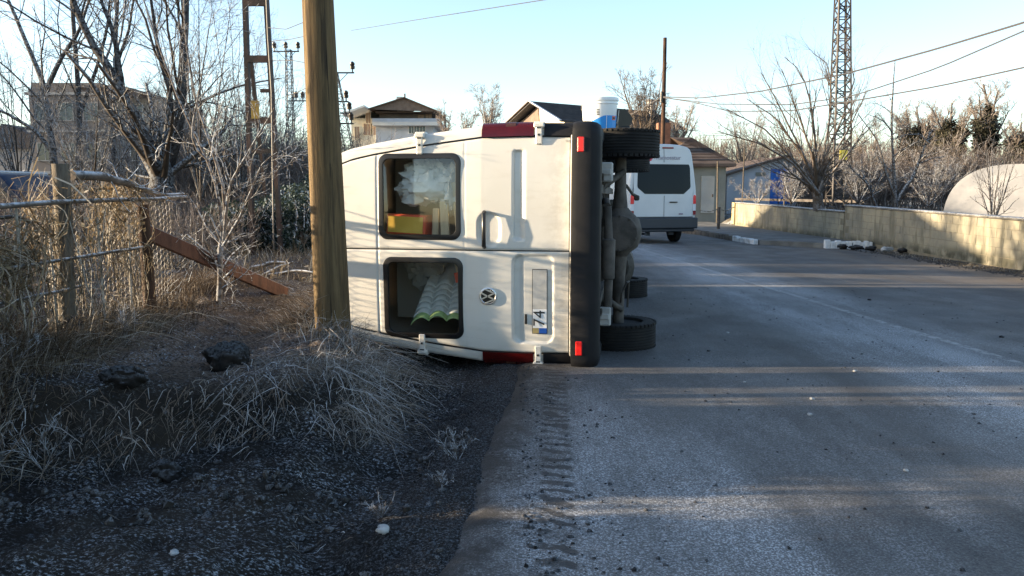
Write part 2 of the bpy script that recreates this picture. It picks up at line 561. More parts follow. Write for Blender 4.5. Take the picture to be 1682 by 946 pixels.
    M['sign_yellow'] = surf('dull_yellow_plate', (.30, .20, .04), (.22, .14, .03), 6, .6)
    M['sign_bright'] = plain('yellow_plate', (.70, .58, .06), .5)
    M['wire'] = plain('dark_cable', (.05, .048, .05), .6)
    M['wire_pale'] = plain('pale_cable', (.045, .045, .048), .6)
    M['netting'] = surf('rime_covered_wire', (.16, .14, .11), (.44, .41, .37), 8, .85, .2)
    # bark and twigs
    def bark(name, c1, c2, frost, fs=14):
        k = NT(name); p = k.pos()
        c = k.mix(k.noise(p, 6, 3), c1, c2)
        fn = k.ramp(k.noise(p, fs, 2), .38, .60)
        u = k.ramp(k.upness(), -.45, .55)
        f = k.math('MULTIPLY', k.math('MULTIPLY', u, fn), frost)
        k.base(k.mix(f, c, FROST), .9, 0, .15)
        return k.m
    M['bark_dark'] = bark('dark_bark', (.010, .009, .009), (.026, .022, .020), .22, 24)
    M['bark'] = bark('grey_brown_bark', (.024, .019, .017), (.06, .05, .042), .45, 24)
    M['bark_frost'] = bark('frosted_bark', (.05, .040, .034), (.12, .10, .085), .75, 22)
    M['bark_sap'] = bark('sapling_bark', (.045, .036, .032), (.095, .078, .068), .5, 30)
    M['bark_rime'] = bark('rimed_stalk', (.16, .14, .12), (.26, .24, .22), .9, 40)
    M['bark_warm'] = bark('warm_brown_bark', (.055, .040, .029), (.11, .083, .062), .25)
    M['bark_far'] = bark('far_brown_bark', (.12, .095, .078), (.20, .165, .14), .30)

    def leafy(name, c1, c2, c3, rough=.9, trans=.25):
        k = NT(name)
        r = k.island()
        c = k.mix(k.ramp(r, 0, .7), c1, c2)
        c = k.mix(k.ramp(r, .72, .95), c, c3)
        k.base(c, rough, 0, .15)
        t = k.n('ShaderNodeBsdfTranslucent'); k.l(c, t.inputs[0])
        mx = k.n('ShaderNodeMixShader'); mx.inputs[0].default_value = trans
        k.l(k.b.outputs[0], mx.inputs[1]); k.l(t.outputs[0], mx.inputs[2]); k.l(mx.outputs[0], k.out.inputs[0])
        return k.m
    M['grass_frost'] = leafy('rimed_grass', (.12, .095, .070), (.30, .275, .25), (.58, .58, .59))
    M['grass_dry'] = leafy('dry_straw_grass', (.09, .072, .05), (.19, .16, .118), (.44, .42, .38))
    M['vine'] = leafy('dry_vine', (.09, .062, .036), (.23, .18, .115), (.46, .42, .36))
    M['weed_dark'] = leafy('dead_dark_weed', (.03, .022, .017), (.085, .06, .038), (.26, .23, .20))
    M['litter'] = leafy('leaf_litter', (.10, .076, .058), (.24, .185, .145), (.50, .48, .46))
    M['ivy'] = leafy('dark_ivy', (.026, .028, .020), (.055, .055, .040), (.10, .088, .065))
    M['bramble'] = leafy('frosted_bramble_leaf', (.018, .030, .026), (.040, .060, .050), (.30, .36, .40))
    M['scrub'] = leafy('frosted_scrub', (.11, .092, .084), (.18, .155, .145), (.33, .31, .31))
    M['stone'] = surf('pale_stone', (.26, .27, .28), (.40, .41, .42), 20, .8, .3, .5, 60)
    M['clod'] = surf('frozen_clod', (.009, .009, .009), (.022, .019, .018), 9, .95, .15, .8, 40, frost=.10, fscale=60)
    M['clod_rime'] = surf('rimed_clod', (.016, .015, .014), (.050, .043, .037), 9, .95, .1, .8, 60, frost=.16, fscale=160)
    # buildings
    k = NT('mossy_rendered_block'); p = k.pos(True)
    c = k.mix(k.ramp(k.noise(p, .9, 6, .6), .32, .66), (.30, .272, .20), (.16, .155, .135))
    c = k.mix(k.math('MULTIPLY', k.ramp(k.noise(k.scale(p, (3, 3, .7)), 1.4, 5), .5, .68), .6), c, (.10, .095, .07))
    c = k.mix(k.math('MULTIPLY', k.ramp(k.sep(p)[2], .35, .05), k.ramp(k.noise(p, 2.5, 4), .3, .6)), c, (.07, .068, .05))
    k.base(c, .95, 0, .15); k.bump(k.noise(p, 26, 6, .65), .6, .01)
    M['wall_conc'] = k.m
    M['mortar'] = surf('grey_mortar', (.15, .135, .10), (.20, .175, .125), 5, .95, .2)
    M['coping'] = surf('dark_coping', (.10, .095, .085), (.17, .16, .145), 3, .9, .2, .4, 30, frost=.5)
    M['wall_pale'] = surf('yellowish_render', (.55, .45, .22), (.48, .38, .18), 2, .9, .2, .3, 20)
    M['kerb_white'] = surf('white_kerb_paint', (.62, .63, .64), (.36, .36, .36), 5, .85, .2, .6, 25, lo=.45, hi=.7)
    M['kerb_grey'] = surf('bare_kerb_concrete', (.09, .075, .065), (.16, .14, .12), 4, .9, .2, .6, 25)
    M['grey_render'] = surf('grey_unfinished_render', (.26, .255, .255), (.33, .32, .31), .4, .95, .15)
    M['brown_render'] = surf('brown_brickwork', (.17, .145, .13), (.22, .195, .18), .6, .95, .15)
    M['pale_render'] = surf('pale_render', (.62, .61, .58), (.54, .53, .51), .5, .9, .2)
    M['blue_render'] = surf('pale_grey_blue_render', (.44, .47, .54), (.36, .40, .46), .7, .9, .2, .2, 12)
    M['cream_render'] = surf('cream_render', (.66, .60, .48), (.58, .50, .38), .8, .9, .2)
    M['brick'] = surf('red_brick', (.22, .105, .07), (.16, .08, .055), 6, .9, .2)
    M['olive_wall'] = surf('grey_green_wall', (.20, .20, .175), (.26, .255, .225), .8, .9, .2, .2, 15)
    M['door_pale'] = surf('pale_door', (.36, .36, .34), (.30, .30, .285), 1, .7)
    M['tile_dark'] = surf('dark_roof_tile', (.040, .038, .042), (.065, .060, .062), 2, .8, .3, .4, 10)
    M['tile_brown'] = surf('brown_roof_tile', (.070, .050, .042), (.10, .075, .062), 2, .8, .3, .4, 10)
    M['eave'] = surf('brown_eave_board', (.13, .095, .075), (.17, .13, .105), 2, .8, .3)
    M['tarp'] = surf('blue_sheeting', (.02, .12, .50), (.03, .17, .58), 1.2, .55, .4, .3, 6)
    M['pane'] = plain('window_pane', (.03, .04, .05), .1, 0, .7)
    M['pane_warm'] = plain('curtained_pane', (.30, .19, .12), .3)
    M['frame_white'] = plain('white_frame', (.66, .66, .66), .6)
    M['poly'] = surf('milky_greenhouse_film', (.22, .225, .24), (.32, .32, .33), 1.6, .45, .4, .5, 3)
    M['blue_car'] = surf('dark_blue_car_paint', (.006, .016, .045), (.008, .020, .055), 1, .3, .4)
    M['frost_white'] = surf('frost_coating', (.60, .66, .72), (.48, .54, .62), 9, .8, .3)
    M['hill'] = surf('brown_wooded_hill', (.20, .135, .085), (.15, .115, .075), .03, .95, .1, .4, .2)


make_materials()

# ============================================================ GROUND AND ROAD
def road_shift(y):
    y = np.asarray(y, float)
    return -np.where(y > 25, (y - 25) ** 2 * .018, 0)


def road_left(y):
    y = np.asarray(y, float)
    return .02 - .11 * np.clip(6 - y, 0, 6) + .16 * vnoise(y * .9, y * 0 + 3.3, 5) + .05 * vnoise(y * 4, y * 0, 6) + road_shift(y)


def road_right(y):
    y = np.asarray(y, float)
    return np.interp(y, [-5, 20.7, 22.4, 25, 29, 60], [8.85, 8.85, 6.98, 6.75, 6.6, 6.6]) + road_shift(y)


def bank_front(x): return 4.42 + .26 * (np.asarray(x, float) + .8) + .16 * vnoise(np.asarray(x) * 1.6, np.asarray(x) * 0 + 9, 3)


def terr(x, y):
    x = np.asarray(x, float); y = np.asarray(y, float)
    s = .02 - .11 * np.clip(6 - y, 0, 6) * .8 + road_shift(y) - x
    cut = sst(5.7, 6.15, y) * sst(16, 12, y)
    a, b = .72 + .95 * cut, 1.30 + 1.0 * cut
    plate = sst(a, b, s) * sst(-.05, .40, y - bank_front(x))
    z = .31 * plate + .13 * sst(1.9, 3.4, s) * plate
    z = z - .11 * np.exp(-((s - .5) / .32) ** 2) * sst(14, 10, y) - .05 * sst(.9, 1.6, s) * (1 - plate) * sst(8, 6, y)
    z = z + .05 * np.exp(-((x + 1.32) ** 2 + (y - 5.75) ** 2) / .12)
    rough = .055 * fbm(x * 2.2, y * 2.2, 11, 4) + .060 * fbm(x * 7, y * 7, 31, 3) + .035 * np.abs(fbm(x * 17, y * 17, 32, 2))
    z = z + rough * sst(-.05, .35, s) * np.where(y < 14, 1, .6)
    z = z - .07 * sst(.06, -.25, s)
    # right hand side: verge, then garden level behind the wall
    z = z + .035 * sst(8.7, 9.4, x) * (y < 60) + .32 * sst(9.75, 10.6, x) + .25 * sst(9.5, 14, x)
    z = z + .22 * sst(3.2, 6, s) * sst(3, 8, y)
    # far fields rise gently
    z = z + sst(60, 400, np.hypot(x, y)) * 2.0
    return z


def make_ground():
    def lines(spec):
        out = []
        for a, b, n in spec: out += list(np.linspace(a, b, n, endpoint=False))
        return np.array(out)
    X = np.concatenate([lines([(-900, -200, 8), (-200, -40, 20), (-40, -10, 40), (-10, -4.4, 50), (-4.4, .5, 150), (.5, 8.5, 24), (8.5, 11, 30), (11, 40, 40), (40, 200, 20), (200, 900, 8)]), [900]])
    Y = np.concatenate([lines([(-60, 0, 12), (0, 2.2, 14), (2.2, 7.6, 180), (7.6, 14, 90), (14, 40, 70), (40, 200, 40), (200, 1500, 14)]), [1500]])
    gx, gy = np.meshgrid(X, Y)
    V = np.stack([gx, gy, terr(gx, gy)], -1).reshape(-1, 3)
    idx = np.arange(len(V)).reshape(gx.shape)
    Q = np.stack([idx[:-1, :-1], idx[:-1, 1:], idx[1:, 1:], idx[1:, :-1]], -1).reshape(-1, 4)
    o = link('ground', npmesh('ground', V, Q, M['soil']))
    prop(o, 'dark frozen roadside soil with rime and dead grass', kind='structure')
    # road
    Y = np.concatenate([np.linspace(-8, 2, 30, endpoint=False), np.linspace(2, 9, 120, endpoint=False), np.linspace(9, 60, 130)])
    U = np.concatenate([np.linspace(0, .12, 24, endpoint=False), np.linspace(.12, 1, 50)])
    L, Rr = road_left(Y), road_right(Y)
    gx = L[:, None] + (Rr - L)[:, None] * U[None]
    gy = np.repeat(Y[:, None], len(U), 1)
    gz = .004 + .006 * fbm(gx * .8, gy * .8, 71, 3) - .03 * sst(.16, 0, gx - L[:, None]) + .012 * fbm(gx * 5, gy * 5, 72, 2) * sst(.6, .0, gx - L[:, None])
    gz = gz - .0075 * np.clip(gx - 3, 0, 6)
    V = np.stack([gx, gy, gz], -1).reshape(-1, 3)
    idx = np.arange(len(V)).reshape(gx.shape)
    Q = np.stack([idx[:-1, :-1], idx[:-1, 1:], idx[1:, 1:], idx[1:, :-1]], -1).reshape(-1, 4)
    o = link('road', npmesh('road', V, Q, M['asphalt']))
    prop(o, 'frosty asphalt road with a worn pale line', kind='structure')
    # pavement by the wall
    poly = [(9.52, 20.9), (8.4, 21.0), (7.05, 22.5), (6.9, 25), (6.75, 29), (6.1, 33), (4.4, 40), (9.4, 40)]
    m = MB(); m.prism(poly, -.1, .10, 'z')
    o = m.build('pavement', M['pavement']); prop(o, 'grey pavement in front of the low wall', kind='structure')


def make_kerb():
    rnd = random.Random(5)
    k = thing('kerb', 'row of worn kerb stones, some painted white, along the pavement', 'kerb', (7, 24, 0))
    def stone(a, b, mat, h=.13, wear=0):
        a, b = Vector(a), Vector(b); L = (b - a).length
        m = MB()
        n = 5
        d = (b - a).normalized(); side = Vector((-d.y, d.x, 0))
        for i in range(n):
            t0, t1 = i / n, (i + 1) / n
            hh = h - (rnd.random() * wear)
            m.beam(a + d * L * t0 + Vector((0, 0, hh / 2 - .03)), a + d * L * (t1 - .004) + Vector((0, 0, hh / 2 - .03)), .15 + rnd.uniform(-.012, .012), hh + .06, bev=.015)
        o = m.build('kerb_stone', mat, k)
        o.matrix_parent_inverse = Matrix.Translation((-7, -24, 0))
    pts = [(5.9, 33.5), (6.62, 29.2), (6.78, 25.2), (6.94, 22.5)]
    acc = []
    for (x0, y0), (x1, y1) in zip(pts[:-1], pts[1:]):
        n = int(math.hypot(x1 - x0, y1 - y0) / .72)
        for i in range(n):
            acc.append(((x0 + (x1 - x0) * i / n, y0 + (y1 - y0) * i / n, 0), (x0 + (x1 - x0) * (i + .97) / n, y0 + (y1 - y0) * (i + .97) / n, 0)))
    for i, (a, b) in enumerate(acc):
        wht = len(acc) - i in (1, 2)
        stone(a, b, M['kerb_white'] if wht else M['kerb_grey'], .14, .05)
    stone((8.30, 21.02, 0), (9.0, 20.98, 0), M['kerb_white'], .20, .07)
    stone((9.03, 20.98, 0), (9.52, 20.92, 0), M['kerb_white'], .19, .08)


def make_wall():
    def wall(name, label, y0, y1, h, tilt, courses, post):
        t = thing(name, label, 'wall', (9.6, y0, 0 if post else -.16), (tilt, 0, 0))
        L = y1 - y0
        m = MB(); m.box((.069, L / 2, h / 2 - .1), (.17, L, h + .18)); m.build('mortar_core', M['mortar'], t)
        rnd = random.Random(int(y0)); ch = h / courses
        mes = []
        for i in range(5):
            mb = MB(); mb.box((0, 0, 0), (.045, .450, ch - .009)); mes.append(mb.mesh('block', M['wall_conc']))
        n = int(L / .46)
        for c in range(courses):
            for i in range(n):
                off = .23 * (c % 2)
                yy = .23 + i * .46 + off
                if yy > L - .2: continue
                link('block', rnd.choice(mes), t, (.0 + rnd.uniform(-.0015, .0015), yy, ch * (c + .5)), (0, 0, 0))
        mb = MB()
        k = int(L / 1.1)
        for i in range(k):
            ob = MB(); ob.box((.09, L * (i + .5) / k, h + .028), (.30, L / k - .012, .05), Matrix.Rotation(rnd.uniform(-.006, .006), 3, 'X'), .012)
            ob.build('coping_slab', M['coping'], t)
        if post:
            mb = MB(); mb.box((.06, L + .16, h / 2), (.30, .30, h + .06), None, .012); mb.build('end_post', M['wall_pale'], t)
    wall('garden_wall', 'taller mossy block wall with dark coping along the right of the road', 9.0, 22.9, .93, .0200, 5, False)
    wall('garden_wall', 'lower far stretch of block wall ending in a yellowish post', 22.93, 34.1, .86, .014, 5, True)


make_ground()
make_kerb()
make_wall()

# ============================================================ THE OVERTURNED VAN (built upright in its own axes, then laid on its left side)
VROOT = Vector((1.085, 6.20, .962))
VROT = (0, R(-90), R(-8.3))
HZ = [.40, .62, 1.0, 1.34, 1.78, 2.27, 2.46, 2.60, 2.69, 2.74]
HW = [.955, .965, .972, .965, .912, .835, .795, .745, .68, .60]


def hw(z): return float(np.interp(z, HZ, HW))


def outline():
    pts = [(hw(z), z) for z in np.concatenate([np.linspace(.44, 2.52, 42), np.linspace(2.56, 2.70, 6)])]
    for a in np.linspace(.64, 0, 9)[0:-1]:
        pts.append((a, 2.785 - .055 * (a / .64) ** 3))
    return pts + [(0, 2.785)] + [(-x, z) for x, z in pts[::-1]]


def lean(z): return .055 * max(0, z - 1.35)
def yr(x, z): return lean(z) + .055 * (abs(x) / .95) ** 4


def make_fallen_van():
    van = thing('overturned_van', 'cream white van lying on its left side at the road edge, rear doors facing us', 'van', VROOT, VROT)
    O = outline(); n = len(O)
    nrm = []
    for i in range(n):
        a, b = O[max(i - 1, 0)], O[min(i + 1, n - 1)]
        t = Vector((b[0] - a[0], b[1] - a[1])).normalized()
        nrm.append(Vector((-t.y, t.x)))      # inwards
    def ring(inset, dy, y=None):
        out = []
        for (x, z), nv in zip(O, nrm):
            k = inset * (1.2 if abs(x) < .7 and z > 2.62 else 1)
            px, pz = x + nv.x * k, z + nv.y * k
            out.append((px, (yr(px, pz) + dy) if y is None else y, pz))
        return out
    # shell
    G = [ring(.086, .05), ring(.086, 0), ring(.03, .001), ring(.010, .010), ring(.002, .026), ring(0, .06)]
    for y in (.3, .8, 1.4, 2.0, 2.6, 3.2, 3.8): G.append(ring(0, 0, y))
    for y, zt, k in ((4.05, 2.74, 1), (4.3, 2.46, .995), (4.6, 2.05, .985), (4.9, 1.58, .975), (5.02, 1.34, .97), (5.3, 1.22, .95), (5.46, 1.10, .90), (5.52, .98, .82), (5.53, .75, .5)):
        G.append([(x * k, y, z if z < 1.0 else 1.0 + (z - 1.0) * (zt - 1.0) / 1.785) for x, z in O])
    m = MB(); m.grid(G)
    # closed bottom
    m.add([(-.95, .05, .50), (.95, .05, .50), (.95, 5.45, .50), (-.95, 5.45, .50)], [(0, 1, 2, 3)])
    m.build('body', M['cream'], van, 50)
    m = MB(); m.box((0, 1.6, .625), (1.86, 3.0, .01)); m.box((0, 3.1, 1.5), (1.84, .01, 1.8)); m.build('load_floor', M['van_floor'], van)

    def rect(x, z, x0, x1, z0, z1, r=.03, e=.010):
        """1 inside a rounded rectangle, soft edge e"""
        cx, cz = (x0 + x1) / 2, (z0 + z1) / 2
        qx, qz = abs(x - cx) - (x1 - x0) / 2 + r, abs(z - cz) - (z1 - z0) / 2 + r
        d = math.hypot(max(qx, 0), max(qz, 0)) + min(max(qx, qz), 0) - r
        return d, max(0., min(1., .5 - d / e))

    WIN = {1: (.050, .745, 1.52, 2.215), -1: (.100, .770, 1.505, 2.185)}

    def door(sd, label):
        me = MB(); nx, nz = 84, 216
        idx = {}
        zs = np.linspace(.640, 2.64, nz)
        us = np.linspace(0, 1, nx)
        xs_all = []
        for j, z in enumerate(zs):
            xe = hw(z) - .102 - .10 * max(0, (z - 2.54) / .1) ** 2
            row = []
            for i, u in enumerate(us):
                s0 = .005 - sd * .034; ax = s0 + u * (xe - s0); x = sd * ax
                y = yr(x, z)
                y += .007 * math.exp(-((z - 2.232) / .0055) ** 2) + .003 * math.exp(-((z - 1.488) / .0055) ** 2)                     # pressed seam above the window
                if sd > 0:
                    g = rect(ax, z, .055, .765, .98, 1.085, .025, .012)[1]
                    y += .026 * g * min(1, max(0, (z - .99) / .05))
                    y += .020 * rect(ax, z, .0, .27, 1.195, 1.375, .088, .014)[1]
                else:
                    g = rect(ax, z, .070, .785, .765, 1.085, .06, .014)[1]
                    y += .016 * g + .018 * g * min(1, max(0, (z - 1.005) / .035))
                # edges turn in
                e = min(u, 1 - u) * (xe) / .009
                y += .010 * max(0, 1 - e)
                row.append((x, y, z))
            xs_all.append(row)
        V = [p for r in xs_all for p in r]
        x0, x1, z0, z1 = WIN[sd]
        Fc = []
        for j in range(nz - 1):
            for i in range(nx - 1):
                c = xs_all[j][i]; c2 = xs_all[j + 1][i + 1]
                cx, cz = abs(c[0] + c2[0]) / 2, (c[2] + c2[2]) / 2
                if rect(cx, cz, x0 + .02, x1 - .02, z0 + .02, z1 - .02, .05)[0] < 0: continue
                Fc.append((j * nx + i, j * nx + i + 1, (j + 1) * nx + i + 1, (j + 1) * nx + i))
        me.add(V, Fc)
        d = me.build('rear_door', M['cream'], van, 60)
        if label: d['label'] = label
        # window: black seal ring and pane, both bent with the door
        def rr(x0, x1, z0, z1, r, k=7):
            P = []
            for cx, cz, a0 in ((x1 - r, z1 - r, 0), (x0 + r, z1 - r, 90), (x0 + r, z0 + r, 180), (x1 - r, z0 + r, 270)):
                for q in range(k + 1): P.append((cx + r * math.cos(R(a0 + 90 * q / k)), cz + r * math.sin(R(a0 + 90 * q / k))))
            return P
        def loop(off, dy):
            return [(sd * x, yr(x, z) - .004 + dy, z) for x, z in rr(x0 + off, x1 - off, z0 + off, z1 - off, max(.012, .075 - off * .6))]
        sm = MB()
        rings = [loop(-.005, .006), loop(0, -.0035), loop(.008, -.0055), loop(.036, -.005), loop(.040, .001), loop(.041, .02)]
        q = len(rings[0])
        sm.add([p for r_ in rings for p in r_], [(a * q + i, a * q + (i + 1) % q, (a + 1) * q + (i + 1) % q, (a + 1) * q + i) for a in range(len(rings) - 1) for i in range(q)])
        wd = sm.build('window', M['seal'], d, 40)
        g = MB(); pl = loop(.036, .0055); cen = (sd * (x0 + x1) / 2, yr((x0 + x1) / 2, (z0 + z1) / 2) + .0, (z0 + z1) / 2)
        g.add(pl + [cen], [(i, (i + 1) % q, q) for i in range(q)])
        g.build('pane', M['glass'], d, 60)
        return d

    dr = door(1, 'upper rear door with long pressed groove and black handle')
    dl = door(-1, 'lower rear door with round badge and number plate recess')
    # black strips standing in for the shade inside the door gaps
    m = MB(); m.grid([ring(.075, .014), ring(.125, .016)]); m.grid([[(-.034 + dx, yr(.03, z) + .016, z) for z in np.linspace(.63, 2.66, 12)] for dx in (-.03, .03)])
    m.grid([[(x, yr(x, .64) + .016, z) for x in np.linspace(-.87, .87, 12)] for z in (.615, .66)])
    ds = m.build('gap_shade', M['seal'], van); ds['kind'] = 'stuff'
    # handle
    m = MB()
    m.tube([(-.005, .0, 1.322), (.005, -.045, 1.319), (.14, -.052, 1.317), (.265, -.045, 1.319), (.275, .0, 1.322)], [.017, .017, .016, .017, .017], 10)
    m.build('handle', M['black'], dr, 50)
    m = MB(); m.lathe([(.0, -.006), (.010, -.006), (.011, .0)], 12, (.835, yr(.835, .70), .665), 'y'); m.build('lock', M['galv'], dr)
    # badge: ring with a V over a W
    m = MB(); cx, cz = -.405, 1.292; yb = yr(cx, cz)
    m.lathe([(.0, -.007), (.060, -.007), (.066, .004)], 32, (cx, yb, cz), 'y'); bd = m.build('badge', M['black'], dl, 40)
    m = MB()
    m.lathe([(.058, -.010), (.063, -.015), (.071, -.012), (.073, .004), (.058, .004)], 40, (cx, yb, cz), 'y', True)
    r_ = .061
    def stroke(x0, z0, x1, z1):
        m.beam((cx + x0 * r_, yb - .012, cz + z0 * r_), (cx + x1 * r_, yb - .012, cz + z1 * r_), .0115, .006, (0, 1, 0))
    stroke(-.42, .90, -.02, .12); stroke(.42, .90, .02, .12)
    stroke(-.93, .38, -.42, -.86); stroke(.93, .38, .42, -.86); stroke(-.42, -.86, -.03, -.02); stroke(.42, -.86, .03, -.02)
    m.build('badge_letters', M['chrome'], dl, 40)
    # number plate in the recess
    pz, px0, px1 = .872, -.705, -.185
    yp = yr(-.45, pz) + .010
    def onplate(x): return yr(x, pz) + .010
    def strip(x0, x1, z0, z1, dy, mat, name, par):
        mm = MB()
        A = [(x, onplate(x) + dy, z) for z in (z0, z1) for x in np.linspace(x0, x1, 9)]
        mm.add(A, [(i, i + 1, 9 + i + 1, 9 + i) for i in range(8)])
        return mm.build(name, mat, par)
    pl = strip(px0 - .005, px1 + .005, pz - .062, pz + .062, 0, M['ink'], 'number_plate', dl)
    strip(px0, -.505, pz - .057, pz + .057, -.003, M['plate'], 'plate_face', dl); strip(-.504, px1, pz - .057, pz + .057, -.003, M['plate_grey'], 'blanked_face', dl)  # grey part stands in for blurred-out characters
    strip(px0, px0 + .044, pz - .057, pz + .005, -.005, M['plate_blue'], 'plate_band', dl)
    strip(px0, px0 + .044, pz + .006, pz + .057, -.005, M['plate_gold'], 'plate_sticker', dl)
    tm = text_mesh('74', .135, M['ink'], .001)
    link('plate_digits', tm, dl, (px0 + .125, onplate(px0 + .12) - .0075, pz + .0), (R(90), 0, R(2)))
    m = MB(); m.box((-.590, yr(.575, .985) + .012, .985), (.085, .014, .018), None, .004); m.build('lock', M['black'], dl)

    # lamps, corner covers (follow the body's corner)
    def corner(z0, z1, sd, inset, off, yend, mat, name, label=None):
        mm = MB(); rows = []
        for z in np.linspace(z0, z1, 9):
            h_ = hw(z)
            cap = .006 if z in (z0, z1) else 0
            prof = [(h_ - inset, .012), (h_ - inset, -off), (h_ - .035, -off + .002), (h_ - .006 + off * .4, .010), (h_ + off, .035), (h_ + off, yend), (h_ - .01, yend)]
            rows.append([(sd * px, yr(px, z) + py if k < 5 else py, z) for k, (px, py) in enumerate(prof)])
        mm.grid(rows)
        for rw in (rows[0], rows[-1]):
            c = (sd * (hw(rw[0][2]) - .02), .05, rw[0][2]); mm.add(rw + [c], [(i, i + 1, len(rw)) for i in range(len(rw) - 1)])
        o = mm.build(name, mat, van, 40)
        if label: o['label'] = label
        return o
    for sd in (1, -1):
        lm = corner(.925, 1.345, sd, .094, .020, .14, M['red_lens'], 'tail_lamp', 'dark red tail lamp on the %s corner' % ('upper' if sd > 0 else 'lower'))
        mm = MB(); rows = []
        for z in (1.075, 1.155):
            h_ = hw(z); rows.append([(sd * (h_ - .092), yr(h_, z) - .0225, z), (sd * (h_ - .035), yr(h_, z) - .0205, z), (sd * (h_ + .006), yr(h_, z) + .008, z), (sd * (h_ + .023), yr(h_, z) + .036, z), (sd * (h_ + .023), .135, z)])
        mm.grid(rows); mm.build('lens_band', M['red_lens2'], lm, 60)
        corner(.60, .845, sd, .090, .014, .30, M['bumper'], 'corner_cover')
        # hinges
        for hz, lab in ((.885, 1), (1.86, 1)):
            h_ = hw(hz); yb = yr(h_ - .06, hz)
            mm = MB()
            mm.box((sd * (h_ - .085), yb - .022, hz), (.15, .022, .052), None, .007)
            mm.box((sd * (h_ - .010), yb - .012, hz), (.040, .05, .085), None, .01)
            mm.box((sd * (h_ + .012), yb + .045, hz), (.020, .09, .085), None, .006)
            hg = mm.build('hinge', M['cream'], van, 30)
            mm = MB(); mm.lathe([(0, -.006), (.009, -.005), (.010, .003)], 10, (sd * (h_ - .085), yb - .034, hz), 'y'); mm.build('bolt', M['black'], hg); mm = MB(); mm.box((sd * (h_ - .03), yb - .0345, hz), (.010, .003, .036)); mm.build('slot', M['black'], hg)

    # bumper
    def bumper_ring(z, ins, dz=0):
        P = []
        X, D, r_ = .985 - ins, -.082 + ins, .10
        for x_, y_ in [(X, .52), (X, .25)]: P.append((x_, y_, z))
        for a in np.linspace(0, 90, 9): P.append((X - r_ + r_ * math.cos(R(a)), D + r_ - r_ * math.sin(R(a)), z))
        for x_ in np.linspace(X - r_ - .05, -(X - r_ - .05), 17): P.append((x_, D - .012 * (1 - (x_ / X) ** 2), z))
        for a in np.linspace(90, 0, 9): P.append((-(X - r_ + r_ * math.cos(R(a))), D + r_ - r_ * math.sin(R(a)), z))
        for x_, y_ in [(-X, .25), (-X, .52)]: P.append((x_, y_, z))
        return P
    m = MB()
    zr = [(.425, .20), (.385, .11), (.388, .060), (.402, .028), (.430, .010), (.475, .0), (.52, -.002), (.57, .0), (.597, .004), (.612, .008), (.618, .05), (.616, .16)]
    m.grid([bumper_ring(z, i) for z, i in zr])
    bp = m.build('bumper', M['bumper'], van, 35)
    m = MB(); m.grid([[(x, yr(x, .62) - .055 + .02 * k, .6215 + .004 * k) for x in np.linspace(-.88, .88, 25)] for k in (0, 1, 2, 3)]); m.build('step_plate', M['cream'], van, 40)
    for sd in (1, -1):
        m = MB(); m.box((sd * .80, -.088, .548), (.115, .014, .052), None, .006); rf = m.build('reflector', M['reflector'], bp)
    # chassis and running gear
    m = MB()
    for sd in (1, -1):
        m.box((sd * .46, 2.5, .45), (.07, 4.8, .12))
    for y in (.30, 1.5, 2.4, 3.4): m.box((0, y, .45), (1.5, .07, .09))
    m.box((0, 2.4, .505), (1.86, 4.6, .02))
    m.build('chassis', M['underbody'], van)
    m = MB()
    ax_y, ax_z = .97, .25
    m.tube([(-.78, ax_y, ax_z), (-.35, ax_y, ax_z), (-.12, ax_y, ax_z)], [.050, .055, .075], 14)
    m.tube([(.25, ax_y, ax_z), (.45, ax_y, ax_z), (.78, ax_y, ax_z)], [.075, .055, .050], 14)
    m.lathe([(.07, -.22), (.10, -.18), (.165, -.13), (.195, -.04), (.198, .03), (.175, .12), (.11, .18), (.075, .22)], 24, (.075, ax_y, ax_z), 'x')
    m.lathe([(.06, -.215), (.155, -.19), (.165, -.17)], 18, (.075, ax_y, ax_z), 'y')
    ax = m.build('rear_axle', M['axle'], van, 45)
    m = MB()
    for a in range(10): m.lathe([(0, -.012), (.010, -.010), (.011, .01)], 6, (.075 + .15 * math.cos(a * PI / 5), ax_y - .19, ax_z + .15 * math.sin(a * PI / 5)), 'y')
    cb = m.build('cover_bolts', M['underbody'], ax); cb['kind'] = 'stuff'
    for sd in (1, -1):
        m = MB()
        for k in range(3):
            m.grid([[(sd * (.56 + w_), y, .395 - .085 * (1 - ((y - .97) / .75) ** 2) + .014 * k + dz) for y in np.linspace(.28 + .1 * k, 1.66 - .1 * k, 15)] for w_, dz in ((-.03, 0), (.03, 0), (.03, .010), (-.03, .010), (-.03, 0))])
        m.build('leaf_spring', M['underbody'], van, 30)
        m = MB(); m.tube([(sd * .40, .62, .50), (sd * .62, .88, .22)], .028, 10); m.tube([(sd * .45, .66, .46), (sd * .55, .79, .33)], .040, 12); m.build('shock_absorber', M['underbody'], van, 40)
        m = MB(); m.box((sd * .60, .33, .37), (.16, .05, .13), None, .012); m.box((sd * .60, .30, .36), (.05, .02, .08), None, .006); m.build('spring_bracket', M['galv'], van)
    m = MB(); m.tube([(-.62, .36, .34), (-.3, .34, .33), (.05, .345, .335), (.32, .36, .35)], .036, 12)
    m.tube([(.32, .36, .35), (.36, .5, .36), (.36, 1.2, .46), (.30, 2.6, .42)], .030, 10)
    m.lathe([(.03, -.18), (.055, -.16), (.058, .16), (.03, .18)], 16, (-.12, .35, .335), 'x')
    m.build('exhaust_pipe', M['axle'], van, 40)
    m = MB(); m.tube([(.075, ax_y + .15, ax_z), (.06, 2.4, .36), (.02, 3.6, .42)], [.04, .038, .038], 12); m.build('drive_shaft', M['underbody'], van, 40)
